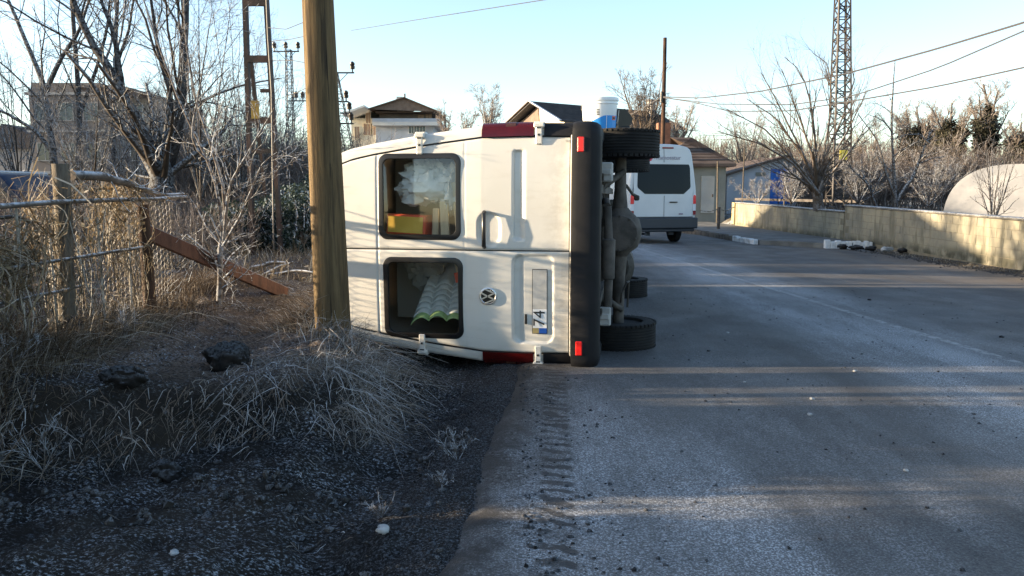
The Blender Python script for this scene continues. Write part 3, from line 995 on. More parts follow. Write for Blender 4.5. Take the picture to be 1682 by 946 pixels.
    m = MB(); m.tube([(-.55, ax_y - .10, .23), (-.45, ax_y - .22, .22), (-.36, ax_y - .22, .18), (-.36, ax_y - .1, .16), (-.60, ax_y - .06, .17)], .010, 8)
    m.tube([(.50, ax_y + .08, .20), (.42, ax_y + .2, .14), (.40, ax_y + .28, .10)], .014, 8)
    m.box((.385, ax_y + .28, .10), (.05, .10, .05), None, .01)
    m.tube([(.62, ax_y - .05, .33), (.45, .60, .40), (.20, .45, .42), (-.1, .55, .42)], .011, 8)
    m.build('brake_line', M['underbody'], van, 40)
    m = MB(); m.lathe([(0, -.38), (.20, -.38), (.26, -.33), (.26, .33), (.20, .38), (0, .38)], 20, (-.35, 2.55, .36), 'y'); m.build('fuel_tank', M['underbody'], van, 40)
    # wheels
    def wheel(x, y, z, sd):
        m = MB()
        hwid = .108
        prof = [(.215, -.095), (.225, -.118), (.27, -.126), (.318, -.118), (.336, -.098)]
        for k, t in enumerate(np.linspace(-.076, .076, 7)):
            prof += [(.342, t - .013), (.342, t + .004), (.333, t + .006), (.333, t + .010)]
        prof += [(.336, .098), (.318, .118), (.27, .126), (.225, .118), (.215, .095)]
        m.lathe(prof, 40, (0, 0, 0), 'x')
        t = m.build('wheel', M['rubber'], van, 35); t.location = (x, y, z)
        # shoulder blocks of the tread
        m = MB()
        for sgn in (-1, 1):
            for k in range(46):
                a = 2 * PI * k / 46
                m.box((sgn * .107, .337 * math.cos(a), .337 * math.sin(a)), (.022, .030, .016), Matrix.Rotation(a - PI / 2, 3, 'X'))
        tr = m.build('tread_blocks', M['rubber'], t); tr['kind'] = 'stuff'
        m = MB()
        m.lathe([(.218, -.088), (.205, -.090), (.195, -.07), (.19, .02), (.12, .045), (.075, .05), (.07, .075), (0, .08)] if sd > 0 else [(.218, .088), (.205, .090), (.195, .07), (.19, -.02), (.12, -.045), (.075, -.05), (.07, -.075), (0, -.08)], 32, (0, 0, 0), 'x')
        m.lathe([(.14, -sd * .02), (.14, -sd * .09), (.06, -sd * .09), (.06, -sd * .02)], 24, (0, 0, 0), 'x')
        m.build('rim', M['underbody'], t, 40)
    wheel(.862, ax_y, ax_z, 1); wheel(-.850, ax_y, ax_z, -1)
    wheel(.84, 4.6, .24, 1); wheel(-.84, 4.6, .24, -1)
    m = MB(); m.beam((-.75, 4.6, .30), (.75, 4.6, .30), .10, .09); m.box((0, 4.5, .40), (.7, .6, .22), None, .05); m.tube([(-.7, 4.42, .27), (.7, 4.42, .27)], .02, 8); m.build('front_suspension', M['underbody'], van, 40)
    # cab glass and mouldings that other views would show
    m = MB(); m.add([(-.62, 4.30, 2.50), (.62, 4.30, 2.50), (.84, 4.94, 1.53), (-.84, 4.94, 1.53)], [(0, 1, 2, 3)]); m.build('windscreen', M['dark_glass'], van)
    for sd in (1, -1):
        m = MB(); m.add([(sd * .960, 3.6, 1.48), (sd * .960, 4.65, 1.48), (sd * .875, 4.28, 2.12), (sd * .875, 3.6, 2.12)], [(0, 1, 2, 3)]); m.build('cab_window', M['dark_glass'], van)
        m = MB(); m.box((sd * .975, 2.4, 1.02), (.016, 2.3, .09), None, .006); m.build('side_moulding', M['bumper'], van)
    m = MB(); m.box((.775, .30, 2.44), (.05, .14, .10), None, .015); m.build('roof_bracket', M['cream'], van)
    return van


def vcargo(name, label, cat_, mb, mats, group=None, smooth=40):
    o = mb.build(name, mats, None, smooth)
    o.location = VROOT; o.rotation_euler = VROT
    return prop(o, label, cat_, group)


def blob(mb, c, r, seed, amp=.25, n=26, k=3.0):
    rnd = np.random.RandomState(seed)
    th = np.linspace(0, PI, n); ph = np.linspace(0, 2 * PI, 2 * n + 1)
    G = []
    for t in th:
        row = []
        for f in ph:
            d = np.array([math.sin(t) * math.cos(f), math.sin(t) * math.sin(f), math.cos(t)])
            nn = 1 + amp * float(fbm(d[0] * k + 7 + seed, d[1] * k + d[2] * k * 1.3, seed, 4)) + amp * .5 * float(vnoise(d[2] * 9 + d[0] * 5, d[1] * 9, seed + 2))
            row.append((c[0] + d[0] * r[0] * nn, c[1] + d[1] * r[1] * nn, c[2] + d[2] * r[2] * nn))
        row[-1] = row[0]
        G.append(row)
    mb.grid(G)
    return mb


def make_cargo():
    vcargo('film_bundle', 'crumpled white plastic bundle behind the upper rear window', 'bundle', blob(MB(), (.52, .32, 1.84), (.19, .14, .27), 4, .6), M['film'])
    vcargo('film_bundle', 'greyish folded plastic bag below the white bundle in the upper window', 'bundle', blob(MB(), (.46, .30, 1.62), (.20, .12, .13), 9, .6), M['film'])
    m = MB(); m.box((.165, .28, 2.02), (.17, .22, .34), Matrix.Rotation(.05, 3, 'Y'), .008)
    c = vcargo('carton', 'orange red box with yellow face behind the upper window', 'box', m, M['crate_red'], None, None)
    m = MB(); m.box((.165, .165, 2.025), (.135, .008, .30), Matrix.Rotation(.05, 3, 'Y')); o = m.build('face_panel', M['carton'], c)
    for i, (x0, x1, z, t, lab) in enumerate(((.06, .52, 1.585, .06, 'pale timber board nearest the door edge in the upper window'), (.06, .36, 1.70, .075, 'pale timber board beside the orange box'), (.06, .30, 1.785, .055, 'short pale board leaning between box and other boards'))):
        m = MB(); m.box(((x0 + x1) / 2, .20 + .03 * i, z), (x1 - x0, .03, t), Matrix.Rotation(-.10 + .07 * i, 3, 'Y'), .004)
        vcargo('timber_board', lab, 'board', m, M['board'], 'boards inside the van', None)
    vcargo('film_bundle', 'dull grey crumpled bag in the lower window left of the corrugated sheets', 'bundle', blob(MB(), (-.26, .75, 2.02), (.17, .14, .16), 14, .5), M['van_floor'])
    # stack of corrugated sheets behind the lower window
    N = 7
    for i in range(N):
        x0 = -.690 + i * .042
        yf = .20 + .045 * i
        zs = np.linspace(1.53, 2.00 - .012 * i, 49)
        def wx(z, i=i): return .042 * abs(math.sin((z - 1.53) / .157 * PI)) ** .8 + .10 * (i * .2) * 0 + .05 * (1 - ((z - 1.76) / .25) ** 2)
        G = []
        for dy, dx in ((0, -.012), (0, 0), (.040, .026), (.5, .16), (.5, .15)):
            G.append([(x0 + wx(z) + dx, yf + dy, z) for z in zs])
        m = MB(); m.grid(G)
        vcargo('roofing_sheet', ('green edged corrugated sheet at the bottom of the stack' if i == 0 else 'corrugated sheet number %s up from the green edged one' % ['', 'one', 'two', 'three', 'four', 'five', 'six'][i]) + ' in the lower window', 'roofing sheet', m, M['sheet_green'] if i == 0 else M['sheet'], 'corrugated sheets stacked in the van', 60)
    m = MB(); m.box((-.0, 1.0, 1.80), (1.5, .03, 1.1), None, .004); vcargo('plywood_panel', 'grey panel behind the corrugated sheets', 'panel', m, M['van_floor'])
    m = MB(); m.box((-.30, .22, 1.56), (.36, .03, .05), Matrix.Rotation(-.22, 3, 'Y'), .004); vcargo('timber_board', 'cream board slanting beside the corrugated sheets', 'board', m, M['board'], 'boards inside the van', None)
    m = MB(); m.box((-.275, .19, 1.578), (.085, .012, .065), Matrix.Rotation(-.2, 3, 'Y'), .004); vcargo('warning_tag', 'small orange red tag on the cream board in the lower window', 'tag', m, M['crate_red'], None, None)


def make_bucket():
    wm = Matrix.Translation(VROOT) @ Matrix.Rotation(VROT[2], 4, 'Z') @ Matrix.Rotation(VROT[1], 4, 'Y')
    p = wm @ Vector((.988, .99, .445))
    b = thing('paint_bucket', 'white plastic bucket with blue label standing on the upturned rear wheel', 'bucket', p, (R(1.5), R(-1.5), R(25)))
    m = MB(); m.lathe([(0, .0), (.138, .0), (.142, .006), (.158, .225), (.166, .228), (.166, .236), (.159, .238), (.160, .252), (.170, .255), (.171, .268), (.160, .270), (.152, .262), (0, .262)], 48); m.build('tub', M['bucket'], b, 35)
    m = MB()
    m.lathe([(.1695, .263), (.1695, .280), (.160, .285), (.150, .279), (.11, .283), (0, .283)], 48); m.build('lid', M['bucket'], b, 35)
    def band(a0, a1, zf, mat, name):
        mm = MB(); A = np.linspace(a0, a1, 30)
        G = []
        for t in np.linspace(0, 1, 6):
            G.append([((.1437 + .0735 * z) * math.cos(R(a)), (.1437 + .0735 * z) * math.sin(R(a)), z) for a in A for z in [.012 + t * (zf(a) - .012)]])
        mm.grid(G); return mm.build(name, mat, b, 60)
    band(-150, -35, lambda a: .125 - .05 * max(0, (-105 - a) / 45), M['bucket_blue'], 'label')
    band(-178, -151, lambda a: .07, M['cyan'], 'label_edge')
    mm = MB()
    def patch(a0, a1, z0, z1, mat, name, e=.0012):
        mm = MB(); mm.grid([[((.1437 + e + .0735 * z) * math.cos(R(a)), (.1437 + e + .0735 * z) * math.sin(R(a)), z) for a in np.linspace(a0, a1, 6)] for z in (z0, z1)]); mm.build(name, mat, b)
    patch(-74, -55, .085, .120, M['crate_red'], 'emblem'); patch(-72, -57, .095, .110, M['ink'], 'emblem_stripe', .002)
    patch(-98, -96, .014, .124, M['bucket'], 'label_seam', .002)
    for i in range(4): patch(-131, -121, .130 + i * .014, .137 + i * .014, M['ink'], 'print_line')
    m = MB(); m.tube([(.166 * math.cos(a), .166 * math.sin(a), .235 - .07 * math.sin((a + .2) / 3.4 * PI)) for a in np.linspace(-.2, 3.2, 20)], .003, 6); m.build('bail_handle', M['steel'], b)
    p2 = wm @ Vector((.988, 1.10, .225))
    m = MB()
    pts = [(-.05, .0), (.02, -.01), (.045, .05), (.075, .11), (.05, .15), (.0, .20), (-.05, .19), (-.06, .08)]
    m.prism(pts, -.02, .02, 'y')
    m.box((0, .0, .02), (.09, .12, .04), None, .01)
    o = m.build('plastic_scrap', M['black']); o.location = p2
    prop(o, 'torn black plastic piece beside the white bucket on the wheel', 'scrap')


# ============================================================ THE WHITE VAN FURTHER ON
def make_white_van():
    X, Y = 4.28, 22.4
    t = thing('white_van', 'white high roofed van with dark rear window driving away past the wreck', 'van', (X, Y, -.02), (0, 0, R(14)))
    HZ2 = [.36, .60, 1.20, 1.55, 1.9, 2.3, 2.55, 2.66, 2.74, 2.785]; HW2 = [.96, 1.0, 1.03, 1.03, .985, .925, .885, .84, .74, .52]
    h2 = lambda z: float(np.interp(z, HZ2, HW2))
    Z = np.concatenate([np.linspace(.36, 2.55, 20), [2.62, 2.68, 2.72, 2.75, 2.775, 2.79]])
    P = [(h2(z), z) for z in Z] + [(.25, 2.81), (0, 2.815)]
    P = P + [(-x, z) for x, z in P[::-1][1:]]
    ry = lambda x, z: .10 * max(0, (z - 1.3)) ** 1.2 * .6 + .07 * (abs(x) / 1.03) ** 4
    def ring(k, y=None): return [(x * k, ry(x, z) if y is None else y, z) for x, z in P]
    def inset(k, dy): return [(x * k, ry(x, z) + dy, .36 + (z - .36) * (1 - (1 - k) * .6)) for x, z in P]
    G = [inset(.90, 0), inset(.955, .002), inset(.985, .02), ring(1.0, None)]
    G[3] = [(x, y + .06, z) for x, y, z in G[3]]
    for y in (.4, 1.5, 3.0, 3.9): G.append(ring(1, y))
    for y, zt, k in ((4.2, 2.62, .99), (4.6, 2.1, .98), (5.0, 1.5, .96), (5.15, 1.28, .95), (5.5, 1.12, .9), (5.6, .95, .8), (5.62, .7, .4)):
        G.append([(x * k, y, z if z < .9 else .9 + (z - .9) * (zt - .9) / 1.915) for x, z in P])
    m = MB(); m.grid(G)
    # rear skin
    zz = np.linspace(.40, 2.76, 40)
    m.grid([[(x, ry(x, z) + .001, z) for x in np.linspace(-.905 * min(h2(z), 1.0), .905 * min(h2(z), 1.0), 21)] for z in zz])
    m.build('body', M['white'], t, 50)
    def onrear(poly, mat, name, dy, par=t):
        mm = MB(); G = []
        zs_ = [p[1] for p in poly]; n_ = len(poly)
        for z in np.linspace(min(zs_) + 1e-4, max(zs_) - 1e-4, 16):
            xs = []
            for i in range(n_):
                (xa, za), (xb, zb) = poly[i], poly[(i + 1) % n_]
                if (za - z) * (zb - z) < 0: xs.append(xa + (xb - xa) * (z - za) / (zb - za))
            row = [(x, ry(x, z) - dy, z) for x in np.linspace(min(xs), max(xs), 15)]
            G.append([(row[0][0], ry(row[0][0], z) + .03, z)] + row + [(row[-1][0], ry(row[-1][0], z) + .03, z)])
        mm.grid([[(x, y + dy + .03, z) for x, y, z in G[0]]] + G + [[(x, y + dy + .03, z) for x, y, z in G[-1]]])
        return mm.build(name, mat, par, 50)
    win = [(-.80, 1.60), (-.58, 1.42), (.60, 1.42), (.82, 1.60), (.80, 2.18), (.76, 2.25), (-.74, 2.25), (-.78, 2.18)]
    onrear(win, M['dark_glass'], 'rear_window', .006)
    for s_ in (-1, 1):
        L = onrear([(s_ * .90, .82), (s_ * 1.0, .82), (s_ * 1.0, 1.40), (s_ * .92, 1.44), (s_ * .89, 1.36)], M['clear_lens'], 'tail_lamp', .02)
        onrear([(s_ * .902, 1.14), (s_ * .998, 1.14), (s_ * .996, 1.38), (s_ * .925, 1.40), (s_ * .902, 1.34)], M['hot_red'], 'lamp_lens', .026, L)
        onrear([(s_ * .90, .83), (s_ * .998, .83), (s_ * .998, .95), (s_ * .902, .95)], M['dark_red'], 'lower_lens', .026, L)
    m = MB()
    for z0, z1, dy, x in ((.36, .45, .05, .93), (.45, .76, .10, 1.0)):
        m.box((0, .08 - dy / 2, (z0 + z1) / 2), (2 * x, .22 + dy, z1 - z0), None, .03)
    b = m.build('bumper', M['grey_bumper'], t)
    m = MB(); m.box((0, .0, .775), (1.76, .06, .02), None, .005); m.build('bumper_step', M['grey_bumper'], b)
    for s_ in (-1, 1):
        m = MB(); m.lathe([(0, -.012), (.055, -.010), (.06, .01)], 16, (s_ * .93, -.09, .66), 'y'); m.build('fog_lens', M['clear_lens'], b)
    m = MB(); m.box((-.30, -.088, .58), (.56, .012, .125)); pl = m.build('number_plate', M['plate'], t)
    m = MB(); m.box((-.553, -.0965, .58), (.05, .006, .12)); m.build('plate_band', M['plate_blue'], pl)
    link('plate_digits', text_mesh('34 BB 470', .125, M['ink'], .001), pl, (-.275, -.0955, .58), (R(90), 0, 0)).scale = (.78, 1, 1)
    m = MB(); m.box((.0, ry(0, 1.0) - .002, 1.06), (.008, .012, .62)); m.build('door_seam', M['grey_bumper'], t); m = MB(); m.box((0, ry(0, 2.5) - .002, 2.5), (.008, .012, .40), Matrix.Rotation(-.09, 3, 'X')); m.build('door_seam', M['grey_bumper'], t)
    m = MB(); m.box((.28, ry(.28, 1.19) - .02, 1.19), (.24, .03, .035), None, .01); m.build('handle', M['black'], t)
    m = MB(); m.box((.52, ry(.52, .86) - .006, .86), (.13, .014, .045), None, .01); m.build('badge', M['logo_grey'], t)
    m = MB(); m.box((.12, ry(0, 2.72) - .012, 2.705), (.34, .03, .04), None, .01); m.build('brake_lamp', M['dark_red'], t)
    link('lettering', text_mesh('Kamosstur', .165, M['logo_grey'], .002), t, (.13, ry(.1, 2.43) - .008, 2.43), (R(90 - 5), 0, 0)).scale = (1.05, 1, 1)
    m = MB(); m.lathe([(.035, -.004), (.075, -.004), (.075, .004), (.035, .004)], 20, (-.41, ry(.4, 2.43) - .008, 2.44), 'y', True); m.box((-.41, ry(.4, 2.43) - .008, 2.40), (.06, .008, .12)); m.build('logo', M['logo_red'], t)
    for s_ in (-1, 1):
        for y in (1.15, 4.55):
            m = MB(); m.lathe([(.20, -.10), (.30, -.11), (.335, -.09), (.345, -.05), (.345, .05), (.335, .09), (.30, .11), (.20, .10)], 28, (0, 0, 0), 'x')
            wl = m.build('wheel', M['rubber'], t, 40); wl.location = (s_ * .87, y, .345)
            m = MB(); m.lathe([(.205, -.09), (.19, -.02), (0, -.03)] if s_ < 0 else [(.205, .09), (.19, .02), (0, .03)], 20, (0, 0, 0), 'x'); m.build('rim', M['galv'], wl, 40)
        m = MB(); m.add([(s_ * 1.034, 3.55, 1.42), (s_ * 1.02, 4.6, 1.42), (s_ * .965, 4.25, 2.05), (s_ * .965, 3.55, 2.05)], [(0, 1, 2, 3)]); m.build('cab_window', M['dark_glass'], t)
        m = MB(); m.box((s_ * 1.035, 2.1, .75), (.02, 2.2, .12), None, .008); m.build('side_moulding', M['grey_bumper'], t)
    m = MB(); m.box((0, 2.5, .42), (1.7, 4.6, .14)); m.tube([(-.55, -.02, .30), (-.5, .9, .30)], .035, 8); m.box((-.35, .3, .30), (.10, .10, .12)); m.box((.3, .2, .31), (.14, .14, .10)); m.build('underbody', M['grey_bumper'], t)


make_fallen_van()
make_cargo()
make_bucket()
make_white_van()

# ============================================================ TREES AND SHRUBS
def resample(pts, K, wob=0, rs=None):
    P = np.array([list(p) for p in pts], float)
    d = np.concatenate([[0], np.cumsum(np.linalg.norm(np.diff(P, axis=0), axis=1))])
    t = np.linspace(0, d[-1], K)
    # Catmull-like smoothing: dense linear, then box filter
    dense = np.stack([np.interp(np.linspace(0, d[-1], K * 4), d, P[:, i]) for i in range(3)], 1)
    for _ in range(3):
        dense[1:-1] = (dense[:-2] + dense[1:-1] * 2 + dense[2:]) / 4
    out = np.stack([np.interp(t, np.linspace(0, d[-1], K * 4), dense[:, i]) for i in range(3)], 1)
    if wob and rs is not None:
        n = rs.normal(0, wob, (K, 3)); n[0] = 0
        out = out + np.cumsum(n, 0) * .5
    return out


def spawn(P, Rr, n, length, ang, trop, wander, rs, K=5, t0=.2, rk=.6, taper=.35, rmin=.0016):
    N, KP, _ = P.shape
    t = t0 + (1 - t0) * rs.rand(N, n)
    f = t * (KP - 1); i = np.minimum(f.astype(int), KP - 2); fr = f - i
    ar = np.arange(N)[:, None]
    base = P[ar, i] * (1 - fr)[..., None] + P[ar, i + 1] * fr[..., None]
    tan = norm(P[ar, i + 1] - P[ar, i])
    r0 = (Rr[ar, i] * (1 - fr) + Rr[ar, i + 1] * fr) * rk
    v = rs.normal(0, 1, (N, n, 3)); v = norm(v - tan * np.sum(v * tan, -1, keepdims=True))
    a = np.radians(ang) * (.7 + .6 * rs.rand(N, n))[..., None]
    d = norm(tan * np.cos(a) + v * np.sin(a))
    L = length * (.45 + .75 * rs.rand(N, n)) * (1.15 - .55 * t)
    M_ = N * n
    base = base.reshape(M_, 3); d = d.reshape(M_, 3); L = L.reshape(M_, 1); r0 = np.maximum(r0.reshape(M_), rmin)
    pts = [base]; cur = base
    for k in range(K - 1):
        d = norm(d + rs.normal(0, wander, (M_, 3)) + np.array([0, 0, trop]))
        cur = cur + d * L / (K - 1); pts.append(cur)
    P2 = np.stack(pts, 1)
    R2 = np.maximum(r0[:, None] * np.linspace(1, taper, K)[None], rmin)
    return P2, R2


def bare_tree(name, label, cat_, stems, levels, bark='bark', twig=None, seed=1, group=None, loc=None, Kt=10, wob=.0, parts=('trunk', 'crown'), rmin=.0016):
    """stems: list of (points, r0, r1). levels: list of dict for spawn"""
    rs = np.random.RandomState(seed)
    loc = Vector(stems[0][0][0]) if loc is None else Vector(loc)
    t = thing(name, label, cat_, loc, group=group)
    P = np.stack([resample(s[0], Kt, wob, rs) for s in stems]) - np.array(loc)
    Rr = np.stack([np.linspace(s[1], s[2], Kt) ** 1.0 for s in stems])
    V, Q = tubes(P, Rr, 9)
    link(parts[0], npmesh(parts[0], V, Q, M[bark]), t)
    acc = []
    cP, cR = P, Rr
    for li, lv in enumerate(levels):
        lv = dict(lv); keep = lv.pop('both', False)
        p2, r2 = spawn(cP, cR, rs=rs, rmin=rmin, **lv)
        acc.append(tubes(p2, r2, 5 if li == 0 else 3))
        if keep:
            kk = p2.shape[1]
            idx = np.linspace(0, cP.shape[1] - 1, kk).round().astype(int)
            cP, cR = np.concatenate([cP[:, idx], p2]), np.concatenate([cR[:, idx], r2])
        else:
            cP, cR = p2, r2
    V, Q = cat(acc)
    cr = link(parts[1], npmesh(parts[1], V, Q, M[twig or bark]), t)
    if parts[1] == 'twigs': cr['kind'] = 'stuff'
    return t


def leafcloud(n, c, r, size, seed, hollow=.25, k=2.2, cut=.0, flat=.0):
    """n small leaf quads in a lumpy volume -> V,Q"""
    rs = np.random.RandomState(seed)
    P = np.zeros((0, 3))
    while len(P) < n:
        d = norm(rs.normal(0, 1, (n * 2, 3)))
        rad = (hollow + (1 - hollow) * rs.rand(n * 2) ** .6)
        q = d * rad[:, None]
        lump = fbm(q[:, 0] * k + seed, q[:, 1] * k + q[:, 2] * k * 1.1, seed, 3)
        keep = (rad < .80 + lump * .9) & (lump > -.35 + cut)
        P = np.concatenate([P, q[keep]])
    P = P[:n] * np.array(r) + np.array(c)
    u = norm(rs.normal(0, 1, (n, 3))); w_ = norm(np.cross(u, rs.normal(0, 1, (n, 3))))
    s_ = size * (.6 + .8 * rs.rand(n, 1))
    V = np.stack([P - u * s_, P + w_ * s_ * .45, P + u * s_, P - w_ * s_ * .45], 1).reshape(-1, 3)
    Q = np.arange(n * 4).reshape(n, 4)
    return V, Q


def fan_shrub(name, label, base, n, height, spread, seed, bark='bark', twig=None, cat_='shrub', group=None, r=.018, tilt=(0, 0), twigs=(6, 4), rmin=.0016, tl=.55):
    rs = np.random.RandomState(seed)
    b = Vector(base); st = []
    for i in range(n):
        a = rs.rand() * 2 * PI; sp = spread * (.25 + .75 * rs.rand()); h = height * (.6 + .45 * rs.rand())
        dx, dy = math.cos(a) * sp + tilt[0], math.sin(a) * sp + tilt[1]
        st.append(([b, b + Vector((dx * .45, dy * .45, h * .4)), b + Vector((dx * .85, dy * .85, h * .8)), b + Vector((dx * 1.05, dy * 1.05, h))], r * (.6 + .6 * rs.rand()), r * .18))
    lv = [dict(n=twigs[0], length=height * tl * .55, ang=32, trop=.10, wander=.16, t0=.15)]
    if len(twigs) > 1: lv.append(dict(n=twigs[1], length=height * tl * .28, ang=38, trop=.05, wander=.2, t0=.2, K=4))
    if len(twigs) > 2: lv.append(dict(n=twigs[2], length=height * tl * .14, ang=40, trop=.03, wander=.2, t0=.2, K=3))
    return bare_tree(name, label, cat_, st, lv, bark, twig, seed, group, b, 8, height * .008, ('stems', 'twigs'), rmin)


def A(Y, *px): return [at(x, y, Y) for x, y in px]


def make_trees():
    L3 = lambda s, a=38: [dict(n=8, length=2.4 * s, ang=a, trop=.05, wander=.13, t0=.25, K=6, rk=.36), dict(n=6, length=1.0 * s, ang=40, trop=.03, wander=.17, t0=.15, rk=.5), dict(n=5, length=.42 * s, ang=42, trop=.02, wander=.2, t0=.15, K=4)]
    # --- left side, behind the fence
    bare_tree('leaning_tree', 'big dark tree with thick stump like base, its main limb leaning far left', 'tree', [
        (A(14, (268, 330), (268, 300), (268, 280), (262, 262)), .24, .17),
        (A(14, (264, 285), (240, 218), (206, 155), (165, 88), (135, 35), (105, -40)), .105, .04),
        (A(14, (200, 145), (192, 90), (185, 40), (150, -40)), .055, .02),
        (A(14.2, (272, 285), (290, 235), (300, 160), (306, 70), (312, -50)), .11, .045),
        (A(14.1, (268, 280), (272, 230), (283, 160), (262, 90), (250, -20)), .07, .02),
        (A(13.8, (262, 280), (252, 250), (238, 228)), .06, .04)], L3(1.05), 'bark_dark', 'bark', 3, None, None, 12, .02)
    bare_tree('forked_tree', 'slim grey tree forking low, nearest the left edge of the picture', 'tree', [
        (A(17, (92, 320), (88, 250), (74, 140), (48, 72), (12, -10)), .085, .03),
        (A(17, (76, 150), (100, 92), (128, 50), (150, -20)), .055, .02),
        (A(17, (86, 250), (60, 215), (20, 190), (-30, 170)), .05, .02)], L3(.95), 'bark', 'bark', 5, None, None, 10, .02)
    bare_tree('slender_tree', 'slender upright tree standing between the forked tree and leaning tree', 'tree', [
        (A(19, (131, 320), (130, 150), (123, 60), (117, -60)), .07, .04), (A(19, (130, 190), (160, 110), (180, 30), (186, -50)), .05, .02)], L3(.9), 'bark_dark', 'bark', 8, None, None, 10, .02)
    bare_tree('upright_tree', 'thin dark tree rising behind the leaning limb in front of the grey block', 'tree', [
        (A(22, (186, 320), (187, 150), (190, 40), (196, -70)), .07, .04), (A(22, (187, 120), (210, 60), (232, -40)), .05, .02)], L3(1.0), 'bark_dark', 'bark', 12, None, None, 10, .02)
    # frosted sapling in front
    Y = 7.1
    bare_tree('frosted_sapling', 'young frost covered sapling growing beside the red brown plank', 'tree', [
        (A(Y, (360, 512), (362, 460), (363, 415), (366, 378)), .027, .022),
        (A(Y, (366, 380), (357, 310), (338, 255), (300, 180), (262, 82), (235, 0), (226, -40)), .016, .005),
        (A(Y + .1, (366, 380), (369, 320), (352, 260), (318, 160), (302, 60), (300, -40)), .016, .005),
        (A(Y - .1, (367, 400), (372, 340), (378, 300), (400, 262), (425, 220), (452, 175)), .016, .005),
        (A(Y - .2, (366, 405), (390, 365), (418, 300), (430, 268), (455, 250)), .014, .004),
        (A(Y - .1, (363, 395), (340, 345), (334, 365), (332, 420)), .010, .003),
        (A(Y - .2, (340, 262), (318, 240), (314, 215), (330, 130), (345, 20)), .011, .003)],
        [dict(n=8, length=.7, ang=42, trop=.06, wander=.14, t0=.25, K=6, rk=.4), dict(n=4, length=.35, ang=40, trop=.0, wander=.2, t0=.2), dict(n=3, length=.13, ang=45, trop=0, wander=.2, K=3)], 'bark_sap', 'bark_frost', 21, None, None, 12, .004, rmin=.0018)
    # shrubby growth behind the fence
    g = 'bare shrubs behind the wire fence'
    for i, (px, py, Y, n, h, sp, lab) in enumerate((
            (330, 330, 15, 10, 4.4, 1.5, 'tall frosted bush directly behind the young sapling'),
            (395, 325, 16.5, 9, 4.2, 1.3, 'twiggy bush at the foot of the steel post frame'),
            (225, 325, 17, 9, 2.6, 1.6, 'low twiggy bush under the leaning limb'),
            (150, 335, 15.5, 14, 2.4, 1.5, 'low frosted bush behind the vine wrapped post'),
            (35, 330, 20, 14, 3.8, 2.0, 'dark dense bush at the far left behind the blue car'),
            (440, 325, 20, 12, 3.0, 1.2, 'thin bush between the steel frame and distant pylon'))):
        fan_shrub('bare_shrub', lab, at(px, py, Y), n, h, sp, 40 + i, 'bark', 'bark_frost', group=g, twigs=(7, 5, 3), r=.02)
    # bramble bank right of the frame: frosted leaves on canes
    for i, (px, py, Y, r_, lab) in enumerate(((485, 375, 12.6, (.62, .7, .72), 'dark frosted bramble mound beside the wooden pole'), (455, 372, 13.6, (.75, .8, .62), 'frosted bramble mound behind the foot of the steel frame'), (508, 350, 14.5, (.55, .8, .70), 'bramble clump half hidden by the wooden pole'), (395, 375, 12.5, (.7, .6, .50), 'low bramble heap behind the fallen plank'))):
        c = at(px, py, Y); t = thing('bramble_bush', lab, 'bramble', (c.x, c.y, c.z - .6), group='bramble bushes left of the pole')
        V, Q = leafcloud(5200, (0, 0, .6), r_, .032, 60 + i, .2)
        link('leaves', npmesh('leaves', V, Q, M['bramble'], False), t)
        rs = np.random.RandomState(70 + i); n = 60
        a = rs.rand(n) * 2 * PI; k = np.linspace(0, 1, 6)
        P = np.stack([np.cos(a)[:, None] * r_[0] * 1.1 * k[None] ** .8, np.sin(a)[:, None] * r_[1] * k[None], (.1 + 1.1 * np.sin(k[None] * 2.4) * (r_[2] * (.7 + .6 * rs.rand(n, 1))))], -1)
        V, Q = tubes(P + rs.normal(0, .02, P.shape), np.full((n, 6), .006), 3); link('canes', npmesh('canes', V, Q, M['bark_frost']), t)
    # --- right side
    W = [dict(n=9, length=1.7, ang=24, trop=.06, wander=.09, t0=.25, K=6), dict(n=5, length=.8, ang=30, trop=.04, wander=.13, t0=.2, both=True), dict(n=3, length=.35, ang=35, trop=.02, wander=.15, K=4)]
    Y = 25
    bare_tree('pollard_tree', 'wide bare tree with many fanned stems behind the low wall', 'tree', [
        (A(Y, (1345, 345), (1345, 322), (1345, 308)), .17, .14)] + [(A(Y + dy, (1345, 318), *p), .046, .010) for dy, p in (
            (-.5, ((1315, 275), (1262, 215), (1195, 178))), (.2, ((1322, 265), (1275, 195), (1225, 165))), (-.2, ((1325, 262), (1290, 190), (1252, 118))), (.4, ((1335, 255), (1310, 180), (1285, 112))),
            (.5, ((1340, 250), (1335, 180), (1318, 120), (1290, 95))), (-.3, ((1352, 250), (1366, 180), (1362, 110), (1335, 92))), (.2, ((1358, 250), (1385, 190), (1405, 130), (1392, 75))),
            (-.4, ((1362, 268), (1395, 215), (1425, 150))), (-.6, ((1300, 265), (1250, 235), (1180, 215))), (.6, ((1368, 285), (1400, 250), (1428, 205))), (-.3, ((1308, 290), (1285, 268), (1262, 262))))],
        W, 'bark_warm', 'bark_warm', 31, None, None, 10, .02)
    Y = 24
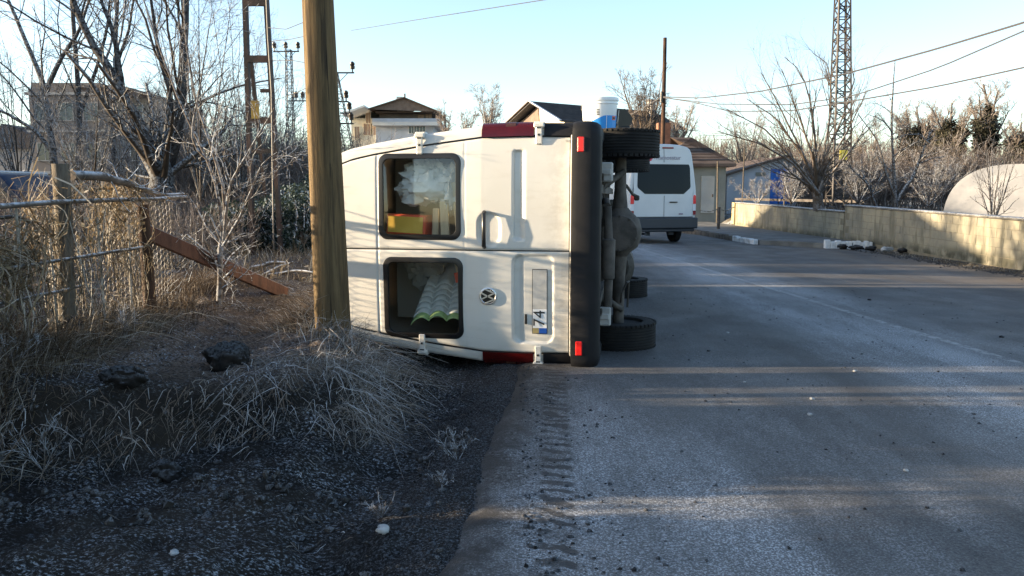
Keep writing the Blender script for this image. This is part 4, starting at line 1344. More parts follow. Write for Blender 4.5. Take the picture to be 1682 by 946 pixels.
    bare_tree('orchard_tree', 'dark thin stemmed tree behind the taller wall, left of the greenhouse', 'tree', [
        (A(Y, (1472, 345), (1470, 300), (1466, 230), (1468, 150), (1472, 100)), .06, .012), (A(Y, (1472, 330), (1455, 285), (1440, 225), (1412, 188)), .045, .01),
        (A(Y, (1474, 330), (1500, 290), (1518, 250), (1530, 215)), .06, .02), (A(Y, (1526, 235), (1510, 222), (1485, 222), (1465, 228)), .03, .01), (A(Y, (1440, 340), (1425, 305), (1395, 272)), .04, .01)],
        [dict(n=8, length=1.1, ang=40, trop=.03, wander=.15, t0=.2), dict(n=5, length=.5, ang=42, trop=.0, wander=.2, both=True), dict(n=3, length=.22, ang=42, trop=0, wander=.2, K=3)], 'bark', 'bark', 33, None, None, 10, .02)
    fan_shrub('bare_shrub', 'small bare shrub in front of the pale greenhouse tunnel', at(1630, 372, 17), 9, 1.75, .8, 35, 'bark', 'bark', r=.02, twigs=(5, 4))
    for i, (px, py, Y, n, h, sp, lab) in enumerate(((1410, 335, 27, 14, 1.7, 1.5, 'frosted low shrub between the fanned tree and thin stemmed tree'), (1525, 340, 27, 16, 1.9, 1.4, 'frosted shrub just left of the greenhouse tunnel'), (1300, 335, 29, 12, 1.4, 1.2, 'frosted shrub in front of the blue sheeting'), (1245, 335, 33, 10, 1.1, 1.2, 'frosted weeds in front of the grey blue shed'))):
        fan_shrub('bare_shrub', lab, at(px, py, Y), n, h, sp, 80 + i, 'bark_frost', 'bark_frost', group='garden shrubs behind the wall', twigs=(8, 6, 3), rmin=.003)
    # ivy clad trees far right
    for i, (px, top, Y, iv, lab) in enumerate(((1502, 172, 55, 1.0, 'ivy dark rounded tree, leftmost of the ivy clad row'), (1560, 160, 58, .75, 'second ivy clad tree of the row, with open upper branches'), (1612, 128, 56, .8, 'tallest ivy clad tree with a feathery crown'), (1674, 195, 54, 1.0, 'dark ivy tree at the right edge of the picture'), (1528, 170, 64, .6, 'thin ivy tree between the first two of the row'))):
        b = at(px, 300, Y); b.z = 1.2
        tp = at(px + 4, top, Y)
        H = tp.z - b.z
        rs = random.Random(i)
        st = [([b, b + Vector((0, 0, H * .4)), b + Vector((rs.uniform(-.3, .3), 0, H * .7)), Vector((tp.x, tp.y, b.z + H * .95))], .28, .05)]
        for q in range(6):
            a = rs.uniform(0, 6.28); h0 = H * rs.uniform(.22, .45)
            st.append(([b + Vector((0, 0, h0)), b + Vector((math.cos(a) * .5, math.sin(a) * .5, h0 + H * .22)), b + Vector((math.cos(a) * 1.4, math.sin(a) * 1.4, min(H * .93, h0 + H * .5)))], .12, .03))
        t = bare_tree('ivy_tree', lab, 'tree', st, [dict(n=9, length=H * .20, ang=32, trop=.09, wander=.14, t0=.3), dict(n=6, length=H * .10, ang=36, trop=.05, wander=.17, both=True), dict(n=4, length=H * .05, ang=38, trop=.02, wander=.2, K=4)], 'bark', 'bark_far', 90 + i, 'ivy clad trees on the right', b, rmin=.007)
        acc = []
        for s_ in st[:1] * 2 + st[1:]:
            Pn = resample(s_[0], 9) - np.array(b)
            for kk in range(1, 7 if s_ is st[0] else 5):
                acc.append(leafcloud(int(620 * iv), tuple(Pn[kk]), (.62 * iv + .16, .6 * iv + .16, .62), .10, 100 + i * 20 + kk, .1))
        V, Q = cat(acc); link('ivy', npmesh('ivy', V, Q, M['ivy'], False), t)
    # bare trees far behind
    for i, (px, bot, top, Y, n, sp, lab) in enumerate(((1062, 260, 122, 55, 13, 2.0, 'light brown bushy tree behind the dark pole'), (1115, 250, 175, 60, 9, 1.6, 'small brown tree right of the dark pole'), (803, 235, 140, 80, 7, 1.8, 'thin pale tree left of the gabled house'), (735, 235, 175, 90, 6, 1.6, 'faint small tree right of the balcony house'), (768, 235, 178, 95, 5, 1.2, 'faint sapling between house and gable'), (1225, 290, 190, 70, 10, 2.4, 'pale bare tree behind the shed roof'), (1430, 290, 205, 62, 9, 2.0, 'bare tree behind the lattice tower garden'))):
        b = at(px, bot, Y); H = at(px, top, Y).z - b.z
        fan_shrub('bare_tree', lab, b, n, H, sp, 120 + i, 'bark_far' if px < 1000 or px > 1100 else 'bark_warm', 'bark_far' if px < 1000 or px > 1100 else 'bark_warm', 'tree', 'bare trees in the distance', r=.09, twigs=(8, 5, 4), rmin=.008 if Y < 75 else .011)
    # thickets that read as one mass
    def thicket(name, label, x0, x1, y0, y1, n, h, seed, mat, rmin, zf=None):
        rs = np.random.RandomState(seed)
        x = x0 + (x1 - x0) * rs.rand(n); y = y0 + (y1 - y0) * rs.rand(n)
        z = terr(x, y) if zf is None else zf(x, y)
        hh = h * (.45 + .55 * rs.rand(n)) * (.85 + .6 * vnoise(x * .45, y * .45, seed))
        k = np.linspace(0, 1, 5)
        dx, dy = rs.normal(0, .22, n) * hh, rs.normal(0, .22, n) * hh
        P = np.stack([x[:, None] + dx[:, None] * k, y[:, None] + dy[:, None] * k, z[:, None] - .1 + hh[:, None] * k], -1) + rs.normal(0, .02, (n, 5, 3)) * h
        Rr = np.full((n, 5), rmin) * np.linspace(1.6, .8, 5)[None]
        p2, r2 = spawn(P, Rr, 6, h * .34, 36, .06, .16, rs, K=4, rmin=rmin * .8)
        p3, r3 = spawn(p2, r2, 3, h * .15, 40, .02, .18, rs, K=3, rmin=rmin * .6)
        V, Q = cat([tubes(P, Rr, 3), tubes(p2, r2, 3), tubes(p3, r3, 3)])
        o = link(name, npmesh(name, V, Q, M[mat])); prop(o, label, kind='stuff')
    thicket('thicket', 'dense bare brushwood behind the garden wall', 14, 33, 40, 47, 1500, 3.6, 201, 'scrub', .010)
    thicket('thicket', 'dense bare hedge growing left of the road beyond the wreck', -9.5, -5.2, 18, 31, 900, 3.1, 202, 'scrub', .006)
    thicket('thicket', 'frosty undergrowth in the yard behind the fence', -11, -3.9, 9.5, 16, 1200, 1.0, 203, 'scrub', .003)
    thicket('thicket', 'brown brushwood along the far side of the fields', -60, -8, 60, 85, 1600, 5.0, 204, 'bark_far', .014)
    # wooded hill
    X = np.linspace(-260, 420, 120); Yy = np.linspace(110, 420, 40)
    gx, gy = np.meshgrid(X, Yy)
    gz = -2 + sst(110, 230, gy) * (13 + 9 * vnoise(gx * .012, gy * .012, 9)) * (.55 + .45 * sst(-250, 60, gx)) * (1.0 - .4 * sst(70, 260, gx)) + 1.2 * fbm(gx * .06, gy * .06, 10, 3)
    idx = np.arange(gx.size).reshape(gx.shape)
    Q = np.stack([idx[:-1, :-1], idx[:-1, 1:], idx[1:, 1:], idx[1:, :-1]], -1).reshape(-1, 4)
    o = link('hill', npmesh('hill', np.stack([gx, gy, gz], -1).reshape(-1, 3), Q, M['hill'])); prop(o, 'low brown wooded hill in the distance', kind='structure')
    rs = np.random.RandomState(7); n = 5200
    x = rs.uniform(-60, 190, n); y = rs.uniform(118, 240, n)
    z = -2 + sst(110, 230, y) * (13 + 9 * vnoise(x * .012, y * .012, 9)) * (.55 + .45 * sst(-250, 60, x)) * (1.0 - .4 * sst(70, 260, x))
    hh = 3.5 + 3.0 * rs.rand(n)
    k = np.linspace(0, 1, 3)
    P = np.stack([x[:, None] + rs.normal(0, .5, (n, 1)) * k, y[:, None] + rs.normal(0, .5, (n, 1)) * k, z[:, None] + hh[:, None] * k], -1)
    Rr = np.full((n, 3), .06) * np.array([1.4, 1, .5])
    p2, r2 = spawn(P, Rr, 6, 2.0, 34, .1, .15, rs, K=3, rmin=.035)
    V, Q = cat([tubes(P, Rr, 3), tubes(p2, r2, 3)])
    o = link('hillside_wood', npmesh('hillside_wood', V, Q, M['bark_warm'])); prop(o, 'bare brown wood covering the distant hill', kind='stuff')


make_trees()

# ============================================================ FENCE, POLE, GRASS, STONES
FX = -2.95


def make_pole():
    t = thing('utility_pole', 'leaning weathered wooden pole standing in front of the overturned van', 'pole', at(549, 580, 5.8))
    b = Vector((0, 0, -.3)); o = Vector(t.location)
    top = at(522, 0, 5.8) - o; d = (top / top.z)
    n = 40; K = 90
    zs = np.concatenate([np.linspace(-.3, 3.4, 70), np.linspace(3.5, 7.4, 20)])
    a = np.arange(n) * 2 * PI / n
    G = []
    for z in zs:
        r = .133 - .0095 * z
        rr = r * (1 + .030 * fbm(np.cos(a) * 1.3 + 5, np.sin(a) * 1.3 + z * .35, 4, 3) + .030 * fbm(a * 3.2, z * .8 + a * 0, 6, 3))
        knot = sum(.010 * math.exp(-((z - zk) / .05) ** 2) * np.exp(-(np.angle(np.exp(1j * (a - ak))) / .28) ** 2) for zk, ak in ((.35, 4.0), (.9, 4.5), (1.35, 5.2), (1.9, 3.9), (2.35, 4.9), (2.8, 3.7)))
        rr = rr + knot
        c = d * z
        row = [(c.x + rr[k] * math.cos(a[k]), c.y + rr[k] * math.sin(a[k]), z) for k in range(n)]
        G.append(row + [row[0]])
    m = MB(); m.grid(G); m.build('shaft', M['pole'], t, 70)
    m = MB(); m.beam(d * 6.9 + Vector((-.7, -.12, 0)), d * 6.9 + Vector((.7, -.12, 0)), .09, .09, bev=.01); ca = m.build('cross_arm', M['oldwood'], t)
    for x in (-.6, 0, .6):
        m = MB(); m.lathe([(.012, 0), (.012, .10), (.04, .11), (.045, .15), (.03, .17), (.04, .19), (.02, .23), (0, .23)], 14, d * 6.9 + Vector((x, -.12, .04))); m.build('insulator', M['insulator'], ca, 40)


def make_fence():
    t = thing('wire_fence', 'old frosted wire fence with crooked rails and dry vines on the left', 'fence', (FX, 4.5, .4))
    off = Matrix.Translation((-FX, -4.5, -.4))
    def fin(mb, name, mat, smooth=40, kind=None):
        o = mb.build(name, mat, t, smooth) if isinstance(mb, MB) else link(name, mb, t)
        o.matrix_parent_inverse = off
        if kind: o['kind'] = kind
        return o
    rs = random.Random(3)
    # posts
    m = MB(); m.tube([(FX, 5.2, .2), (FX, 5.2, .9), (FX + .01, 5.21, 1.30), (FX + .01, 5.21, 1.575)], [.056, .055, .053, .052], 18); fin(m, 'wooden_post', M['oldwood'])
    m = MB(); m.tube([(FX + .02, 6.35, .2), (FX + .01, 6.36, .8), (FX, 6.35, 1.30)], [.05, .05, .047], 14); fin(m, 'wooden_post', M['darkpole'])
    m = MB(); m.tube([(FX, 2.7, .1), (FX, 2.72, 1.42)], [.05, .05], 14); fin(m, 'wooden_post', M['oldwood'])
    for y, zt in ((3.4, 1.40), (4.02, 1.40), (4.69, 1.355), (5.02, 1.30), (5.62, 1.22), (6.0, 1.15)):
        m = MB(); m.tube([(FX + .03, y, .2), (FX + .03 + rs.uniform(-.02, .02), y + rs.uniform(-.02, .02), zt)], .008, 8); fin(m, 'metal_stake', M['netting'])
    # rails
    for z0, z1, ya, yb, r in ((1.27, 1.355, 2.6, 7.1, .016), (.93, .975, 2.6, 6.2, .012), (.72, .76, 2.6, 5.3, .009)):
        P = resample([(FX + .05, ya, z0), (FX + .06, (ya + yb) / 2, (z0 + z1) / 2 + .01), (FX + .05, yb, z1)], 16, .006, np.random.RandomState(int(z0 * 100)))
        m = MB(); m.tube(P, [r * (1 + .12 * rs.uniform(-1, 1)) for _ in P], 10); fin(m, 'rail', M['greywood'])
    # netting: hexagons
    seg = []
    s_ = .042
    for i in range(75):
        for j in range(20):
            y = 2.7 + i * s_ * 1.5; z = .42 + (j + .5 * (i % 2)) * s_ * 1.2
            if z > 1.28 + .02 * (y - 4) or y > 6.9: continue
            c = [(y + s_ * math.cos(a * PI / 3), z + s_ * .70 * math.sin(a * PI / 3)) for a in range(6)]
            for a in (0, 1, 2): seg.append((c[a], c[a + 1]))
    Pn = np.array([[[FX, p[0], p[1]], [FX, (p[0] + q[0]) / 2, (p[1] + q[1]) / 2], [FX, q[0], q[1]]] for p, q in seg])
    Pn[..., 0] += .05 * fbm(Pn[..., 1] * 1.3, Pn[..., 2] * 1.3, 3, 3); dz = .03 * fbm(Pn[..., 1] * 2.5, Pn[..., 2] * 2.5, 8, 3); Pn[..., 2] += dz
    V, Q = tubes(Pn, np.full(Pn.shape[:2], .0026), 3)
    fin(npmesh('wire_netting', V, Q, M['netting']), 'wire_netting', None, kind='stuff')
    # dry vines hanging over the wire
    r2 = np.random.RandomState(9)
    n = 3000
    y = 2.7 + 3.5 * r2.rand(n)
    dens = fbm(y * 1.1, y * 0 + 2, 15, 3) + .25 * np.exp(-((y - 5.2) / .3) ** 2) + .15 * np.exp(-((y - 5.75) / .35) ** 2)
    keep = dens > r2.rand(n) * .9 - .08
    y = y[keep]; n = len(y)
    zt = 1.31 - .26 * sst(5.0, 4.7, y) + .02 * (y - 4) + .20 * np.exp(-((y - 5.2) / .35) ** 2) * r2.rand(n) + .12 * r2.normal(0, .4, n) + .12 * (y > 5.3) * r2.rand(n)
    L = (.12 + .42 * r2.rand(n) ** 1.4) * np.where(y < 4.6, .7, 1)
    K = 6; k = np.linspace(0, 1, K)
    sx, sy = r2.normal(0, .10, n), r2.normal(0, .12, n)
    P = np.stack([FX + r2.normal(0, .05, n)[:, None] + sx[:, None] * np.sin(k * 2.6)[None], y[:, None] + sy[:, None] * np.sin(k * 3 + r2.rand(n)[:, None] * 3), zt[:, None] - L[:, None] * k], -1) + r2.normal(0, .012, (n, K, 3))
    Wd = np.full((n, K), 1.0) * (.0035 + .006 * r2.rand(n))[:, None]
    V, Q = ribbons(P, Wd, norm(r2.normal(0, 1, (n, 3))))
    lv = leafcloud(10, (0, 0, 0), (.1, .1, .1), .02, 1)
    # curled dead leaves
    m_ = 1500
    yy = 2.7 + 3.5 * r2.rand(m_); dens = fbm(yy * 1.1, yy * 0 + 2, 15, 3) + .3 * np.exp(-((yy - 5.5) / .5) ** 2)
    yy = yy[dens > r2.rand(m_) * .7 - .2]; m_ = len(yy)
    c = np.stack([FX + r2.normal(0, .06, m_), yy, 1.32 - .30 * sst(5.0, 4.7, yy) - .42 * r2.rand(m_) ** 1.5 + .10 * (yy > 5.0)], -1)
    u = norm(r2.normal(0, 1, (m_, 3))); w_ = norm(np.cross(u, r2.normal(0, 1, (m_, 3)))); s2 = (.010 + .016 * r2.rand(m_))[:, None]
    V2 = np.stack([c - u * s2, c + w_ * s2 * .6, c + u * s2, c - w_ * s2 * .6], 1).reshape(-1, 3)
    V, Q = cat([(V, Q), (V2, np.arange(m_ * 4).reshape(-1, 4))])
    fin(npmesh('dry_vine', V, Q, M['vine'], False), 'dry_vine', None, kind='stuff')
    # thin pale stems grown through the wire
    n = 420; K = 7; k = np.linspace(0, 1, K)
    y = 2.7 + 3.6 * r2.rand(n); z0 = .40 + .45 * r2.rand(n); L = .15 + .45 * r2.rand(n)
    P = np.stack([FX + .02 + r2.normal(0, .05, n)[:, None] + .05 * np.sin(k * 4 + 6 * r2.rand(n)[:, None]), y[:, None] + r2.normal(0, .2, n)[:, None] * k + .05 * np.sin(k * 5 + 6 * r2.rand(n)[:, None]), z0[:, None] + L[:, None] * np.sin(k * 2.2 * (.6 + .6 * r2.rand(n)[:, None]))], -1)
    P[..., 2] = np.minimum(P[..., 2], 1.30)
    V, Q = tubes(P, np.full((n, K), .0026), 3)
    fin(npmesh('dry_stem', V, Q, M['grass_dry']), 'dry_stem', None, kind='stuff')
    # bent branch on top
    b = thing('fallen_branch', 'long frosted branch lying along the top of the wire fence', 'branch', at(125, 290, 5.35))
    P = resample([at(118, 288, 5.3), at(160, 287, 5.55), at(200, 297, 5.9), at(240, 312, 6.4), at(268, 320, 6.8), at(300, 318, 7.1)], 14, .006, np.random.RandomState(4)) - np.array(b.location)
    m = MB(); m.tube(P, np.linspace(.034, .016, 14), 10); m.build('stem', M['greywood'], b, 60)
    p2, r2_ = spawn(P[None], np.linspace(.03, .016, 14)[None], 16, .35, 50, .03, .2, np.random.RandomState(2)); V, Q = tubes(p2, r2_ * .45, 4); link('twigs', npmesh('twigs', V, Q, M['bark_frost']), b)
    # plank and boards
    o = at(232, 378, 6.35); e = at(470, 482, 8.1)
    t2 = thing('timber_plank', 'reddish brown plank leaning from the fence down to the ground', 'plank', e)
    d = Vector(o) - Vector(e)
    m = MB(); m.beam((0, 0, 0), d, .045, .125, bev=.006); m.build('plank', M['redwood'], t2)
    m = MB(); m.beam(d * .02 + Vector((0, -.022, .055)), d * .99 + Vector((0, -.022, .055)), .012, .02); m.build('frost_rim', M['frost_white'], t2)
    a_, b_ = at(302, 390, 7.6), at(352, 432, 7.6); m = MB(); m.beam(a_, b_, .03, .09, bev=.004); prop(m.build('loose_board', M['oldwood']), 'short grey board standing behind the red brown plank', 'board')
    for i, (p, q, r_, lab) in enumerate((((438, 452, 9.6), (520, 447, 9.3), .022, 'frosted stick lying level behind the plank end'), ((425, 455, 9.4), (480, 428, 9.9), .020, 'frosted stick sloping up behind the plank end'), ((415, 440, 9.8), (470, 432, 9.9), .03, 'short thick frosted log behind the plank end'))):
        A_, B_ = at(*p), at(*q); mm = MB(); P = resample([A_, (A_ + B_) / 2 + Vector((0, 0, .03)), B_], 8, .01, np.random.RandomState(i)); mm.tube(P, np.linspace(r_, r_ * .6, 8), 8); prop(mm.build('frosted_stick', M['greywood'], None, 60), lab, 'stick', 'frosted sticks behind the plank')
    # black pipe on the wire
    mm = MB(); P = resample([at(0, 358, 4.62), at(30, 355, 4.75), at(60, 372, 4.95), at(85, 390, 5.1)], 10); mm.tube(P, .011, 8); prop(mm.build('black_hose', M['black'], None, 60), 'thin black hose hanging across the wire netting', 'hose')


def blades(x, y, L, lean_, droop, wd, rs, K=5, up=1.0, z=None):
    n = len(x)
    z = terr(x, y) if z is None else z
    k = np.linspace(0, 1, K)
    ux = lean_[:, 0][:, None] * k[None] + droop[:, 0][:, None] * k[None] ** 2.2
    uy = lean_[:, 1][:, None] * k[None] + droop[:, 1][:, None] * k[None] ** 2.2
    fall = np.hypot(lean_[:, 0] + droop[:, 0], lean_[:, 1] + droop[:, 1])[:, None]
    uz = up * k[None] - .75 * np.clip(fall, 0, 1.5) * k[None] ** 2.2
    P = np.stack([x[:, None] + L[:, None] * ux, y[:, None] + L[:, None] * uy, z[:, None] - .01 + L[:, None] * uz], -1) + rs.normal(0, .05, (n, K, 3)) * L[:, None, None] * k[None, :, None]
    W = wd[:, None] * np.linspace(1, .25, K)[None]
    side = norm(np.stack([rs.normal(0, 1, n), rs.normal(0, .4, n), rs.normal(0, .3, n)], -1))
    return ribbons(P, W, side)


def make_grass():
    rs = np.random.RandomState(17)
    # long rimed grass: round the pole, on the mound and over the edge of the bank
    acc = []
    def tuft(n, cx, cy, sx, sy, L, dirx, diry, sd=.5, clump=True, up=1.0):
        x = cx + rs.normal(0, sx, n); y = cy + rs.normal(0, sy, n)
        if clump:
            x = x + .05 * fbm(x * 6, y * 6, 3, 2); k = fbm(x * 3.2, y * 3.2, 44, 3) > -.22
            x, y = x[k], y[k]
        n = len(x)
        LL = L * (.45 + .75 * rs.rand(n))
        lean_ = np.stack([rs.normal(dirx * .4, sd * .6, n), rs.normal(diry * .4, sd * .6, n)], -1)
        dr = np.stack([rs.normal(dirx, sd, n), rs.normal(diry, sd, n)], -1)
        acc.append(blades(x, y, LL, lean_, dr, (.0035 + .0045 * rs.rand(n)) * np.where(LL > .12, 1, .6), rs, 6, up))
    tuft(420, -1.22, 5.52, .20, .12, .34, .2, -.1, .6)
    tuft(900, -1.08, 5.22, .14, .22, .23, .42, -.3, .75, True, .85)
    tuft(800, -1.02, 4.88, .13, .18, .20, .42, -.5, .8, True, .7)
    tuft(450, -1.35, 4.75, .28, .2, .18, .1, -.6, .7, True, .6)
    tuft(300, -1.02, 5.68, .13, .10, .28, .5, .0, .6)
    for cx in np.linspace(-3.6, -1.0, 22):
        cy = float(bank_front(cx)) + .16
        tuft(int(10 + 75 * rs.rand()), cx, cy - .02, .12, .07, .05 + .07 * rs.rand(), rs.normal(0, .4), -.8, .7, True, .28)
    tuft(300, -2.75, 4.55, .12, .10, .16, .0, -.3, .8, False, .6)
    # short rimed sprigs over the dirt
    n = 80000
    x = rs.uniform(-4.2, .05, n); y = rs.uniform(2.1, 5.2, n)
    k = (fbm(x * 2.2, y * 2.2, 91, 4) > -.12 + .5 * rs.rand(n)) & (x < -.05) & (rs.rand(n) < .5)
    x, y = x[k], y[k]; n = len(x)
    acc.append(blades(x, y, .015 + .04 * rs.rand(n) ** 2, rs.normal(0, .8, (n, 2)), rs.normal(0, .5, (n, 2)), .003 + .005 * rs.rand(n), rs, 3, .45))
    V, Q = cat(acc); o = link('frosted_grass', npmesh('frosted_grass', V, Q, M['grass_frost'], False)); prop(o, 'long rimed grass drooping round the pole and over the bank', kind='stuff')
    # flattened straw and leaf litter on the bank
    acc = []
    n = 42000
    x = rs.uniform(-3.6, -1.3, n); y = rs.uniform(3.9, 9.0, n)
    k = (y > bank_front(x) + .02) & (fbm(x * 1.8, y * 1.8, 51, 3) > -.4)
    x, y = x[k], y[k]; n = len(x)
    acc.append(blades(x, y, .025 + .075 * rs.rand(n) ** 1.5, rs.normal(0, 1.0, (n, 2)), rs.normal(0, .3, (n, 2)), .004 + .007 * rs.rand(n), rs, 3, .14))
    V, Q = cat(acc); o = link('leaf_litter', npmesh('leaf_litter', V, Q, M['litter'], False)); prop(o, 'flattened brown straw and leaf litter on the bank', kind='stuff')
    # dead weeds along the fence
    acc = []
    n = 8000
    y = rs.uniform(3.9, 9.5, n); x = FX + rs.normal(.02, .18, n) - .25 * (y > 7)
    k = fbm(x * 1.4, y * 1.4, 61, 3) > -.3
    x, y = x[k], y[k]; n = len(x)
    L = (.16 + .34 * rs.rand(n) ** 1.3) * np.where(y > 4.8, .5, 1.0)
    acc.append(blades(x, y, L, rs.normal(.05, .25, (n, 2)), rs.normal(.15, .35, (n, 2)), .003 + .004 * rs.rand(n), rs, 5))
    V, Q = cat(acc); o = link('dead_weeds', npmesh('dead_weeds', V, Q, M['weed_dark'], False)); prop(o, 'tangle of dead brown weeds at the foot of the fence', kind='stuff')
    acc = []
    n = 1500
    y = rs.uniform(3.6, 6.0, n); x = FX + rs.normal(.12, .15, n)
    L = .12 + .3 * rs.rand(n)
    acc.append(blades(x, y, L, rs.normal(.15, .35, (n, 2)), rs.normal(.4, .4, (n, 2)), .0025 + .003 * rs.rand(n), rs, 5))
    n = 9000
    x = rs.uniform(-9, -1.8, n); y = rs.uniform(9, 19, n)
    acc.append(blades(x, y, .10 + .3 * rs.rand(n), rs.normal(0, .35, (n, 2)), rs.normal(0, .4, (n, 2)), .006 + .006 * rs.rand(n), rs, 4))
    n = 9000
    x = rs.uniform(9.9, 30, n); y = rs.uniform(12, 46, n)
    acc.append(blades(x, y, .10 + .25 * rs.rand(n), rs.normal(0, .35, (n, 2)), rs.normal(0, .4, (n, 2)), .010 + .012 * rs.rand(n), rs, 4))
    n = 1500
    x = 9.05 + .28 * rs.rand(n) ** .5 + rs.normal(0, .05, n); y = rs.uniform(11, 20.5, n)
    acc.append(blades(x, y, .03 + .09 * rs.rand(n), rs.normal(0, .5, (n, 2)), rs.normal(0, .4, (n, 2)), .006 + .006 * rs.rand(n), rs, 3))
    V, Q = cat(acc); o = link('dry_grass', npmesh('dry_grass', V, Q, M['grass_dry'], False)); prop(o, 'dry straw coloured grass along fence and in the gardens', kind='stuff')
    # frozen clods of the bank face and the foreground
    n = 20000
    x = rs.uniform(-3.6, -.25, n); y = rs.uniform(2.15, 4.9, n)
    k = (y < bank_front(x) + .25) & (fbm(x * 1.7, y * 1.7, 23, 4) > -.05 + .25 * rs.rand(n))
    x, y = x[k], y[k]; n = len(x)
    s_ = .003 + .020 * rs.rand(n) ** 6
    ph = (1 + 5 ** .5) / 2
    ic = np.array([(-1, ph, 0), (1, ph, 0), (-1, -ph, 0), (1, -ph, 0), (0, -1, ph), (0, 1, ph), (0, -1, -ph), (0, 1, -ph), (ph, 0, -1), (ph, 0, 1), (-ph, 0, -1), (-ph, 0, 1)]) / 1.9
    fi = np.array([(0, 11, 5), (0, 5, 1), (0, 1, 7), (0, 7, 10), (0, 10, 11), (1, 5, 9), (5, 11, 4), (11, 10, 2), (10, 7, 6), (7, 1, 8), (3, 9, 4), (3, 4, 2), (3, 2, 6), (3, 6, 8), (3, 8, 9), (4, 9, 5), (2, 4, 11), (6, 2, 10), (8, 6, 7), (9, 8, 1)])
    V = ic[None] * s_[:, None, None] * (1 + .28 * rs.normal(0, 1, (n, 12, 1))) * (.7 + .6 * rs.rand(n, 1, 3)) + np.stack([x, y, terr(x, y) + s_ * .25], -1)[:, None]
    fc = (fi[None] + (np.arange(n) * 12)[:, None, None]).reshape(-1, 3)
    me = bpy.data.meshes.new('soil_clods'); me.from_pydata(V.reshape(-1, 3).tolist(), [], fc.tolist()); me.materials.append(M['clod_rime'])
    o = link('soil_clods', me); prop(o, 'frozen crumbs and clods of black soil below the bank', kind='stuff')
    # gravel of the verge and crumbs on the road
    n = 9000
    x = np.concatenate([np.where(rs.rand(n) < .45, rs.normal(-.25, .35, n), rs.uniform(-3.2, .1, n)), rs.normal(9.0, .2, 900), rs.uniform(.2, 6, 500)]); y = np.concatenate([2.1 + 4.4 * rs.rand(n), rs.uniform(12, 21, 900), rs.uniform(2.2, 12, 500)])
    s_ = np.concatenate([.0025 + .008 * rs.rand(n) ** 5, .008 + .018 * rs.rand(900) ** 3, .003 + .006 * rs.rand(500)])
    z = np.where(x < .05, terr(x, y), np.where(x > 8.86, terr(x, y), .006 - .0075 * np.clip(x - 3, 0, 6)))
    N = len(x)
    base = np.array([(-1, -1, 0), (1, -1, 0), (1, 1, 0), (-1, 1, 0), (-.6, -.6, 1), (.6, -.6, 1), (.6, .6, 1), (-.6, .6, 1)], float)
    V = base[None] * s_[:, None, None] * (1 + .35 * rs.normal(0, 1, (N, 8, 3)))
    V[..., 2] = V[..., 2] * .8
    V = V + np.stack([x, y, z - s_ * .2], -1)[:, None]
    fq = np.array([(0, 1, 5, 4), (1, 2, 6, 5), (2, 3, 7, 6), (3, 0, 4, 7), (4, 5, 6, 7)])
    Q = (fq[None] + (np.arange(N) * 8)[:, None, None]).reshape(-1, 4)
    o = link('gravel', npmesh('gravel', V.reshape(-1, 3), Q, M['clod'], False)); prop(o, 'dark gravel and crumbs of soil on the verge', kind='stuff')


def lump(name, label, cat_, c, r, seed, mat, amp=.4, n=16, group=None):
    m = blob(MB(), (0, 0, 0), r, seed, amp, n, 2.2); o = m.build(name, mat, None, 60); o.location = c
    return prop(o, label, cat_, group)


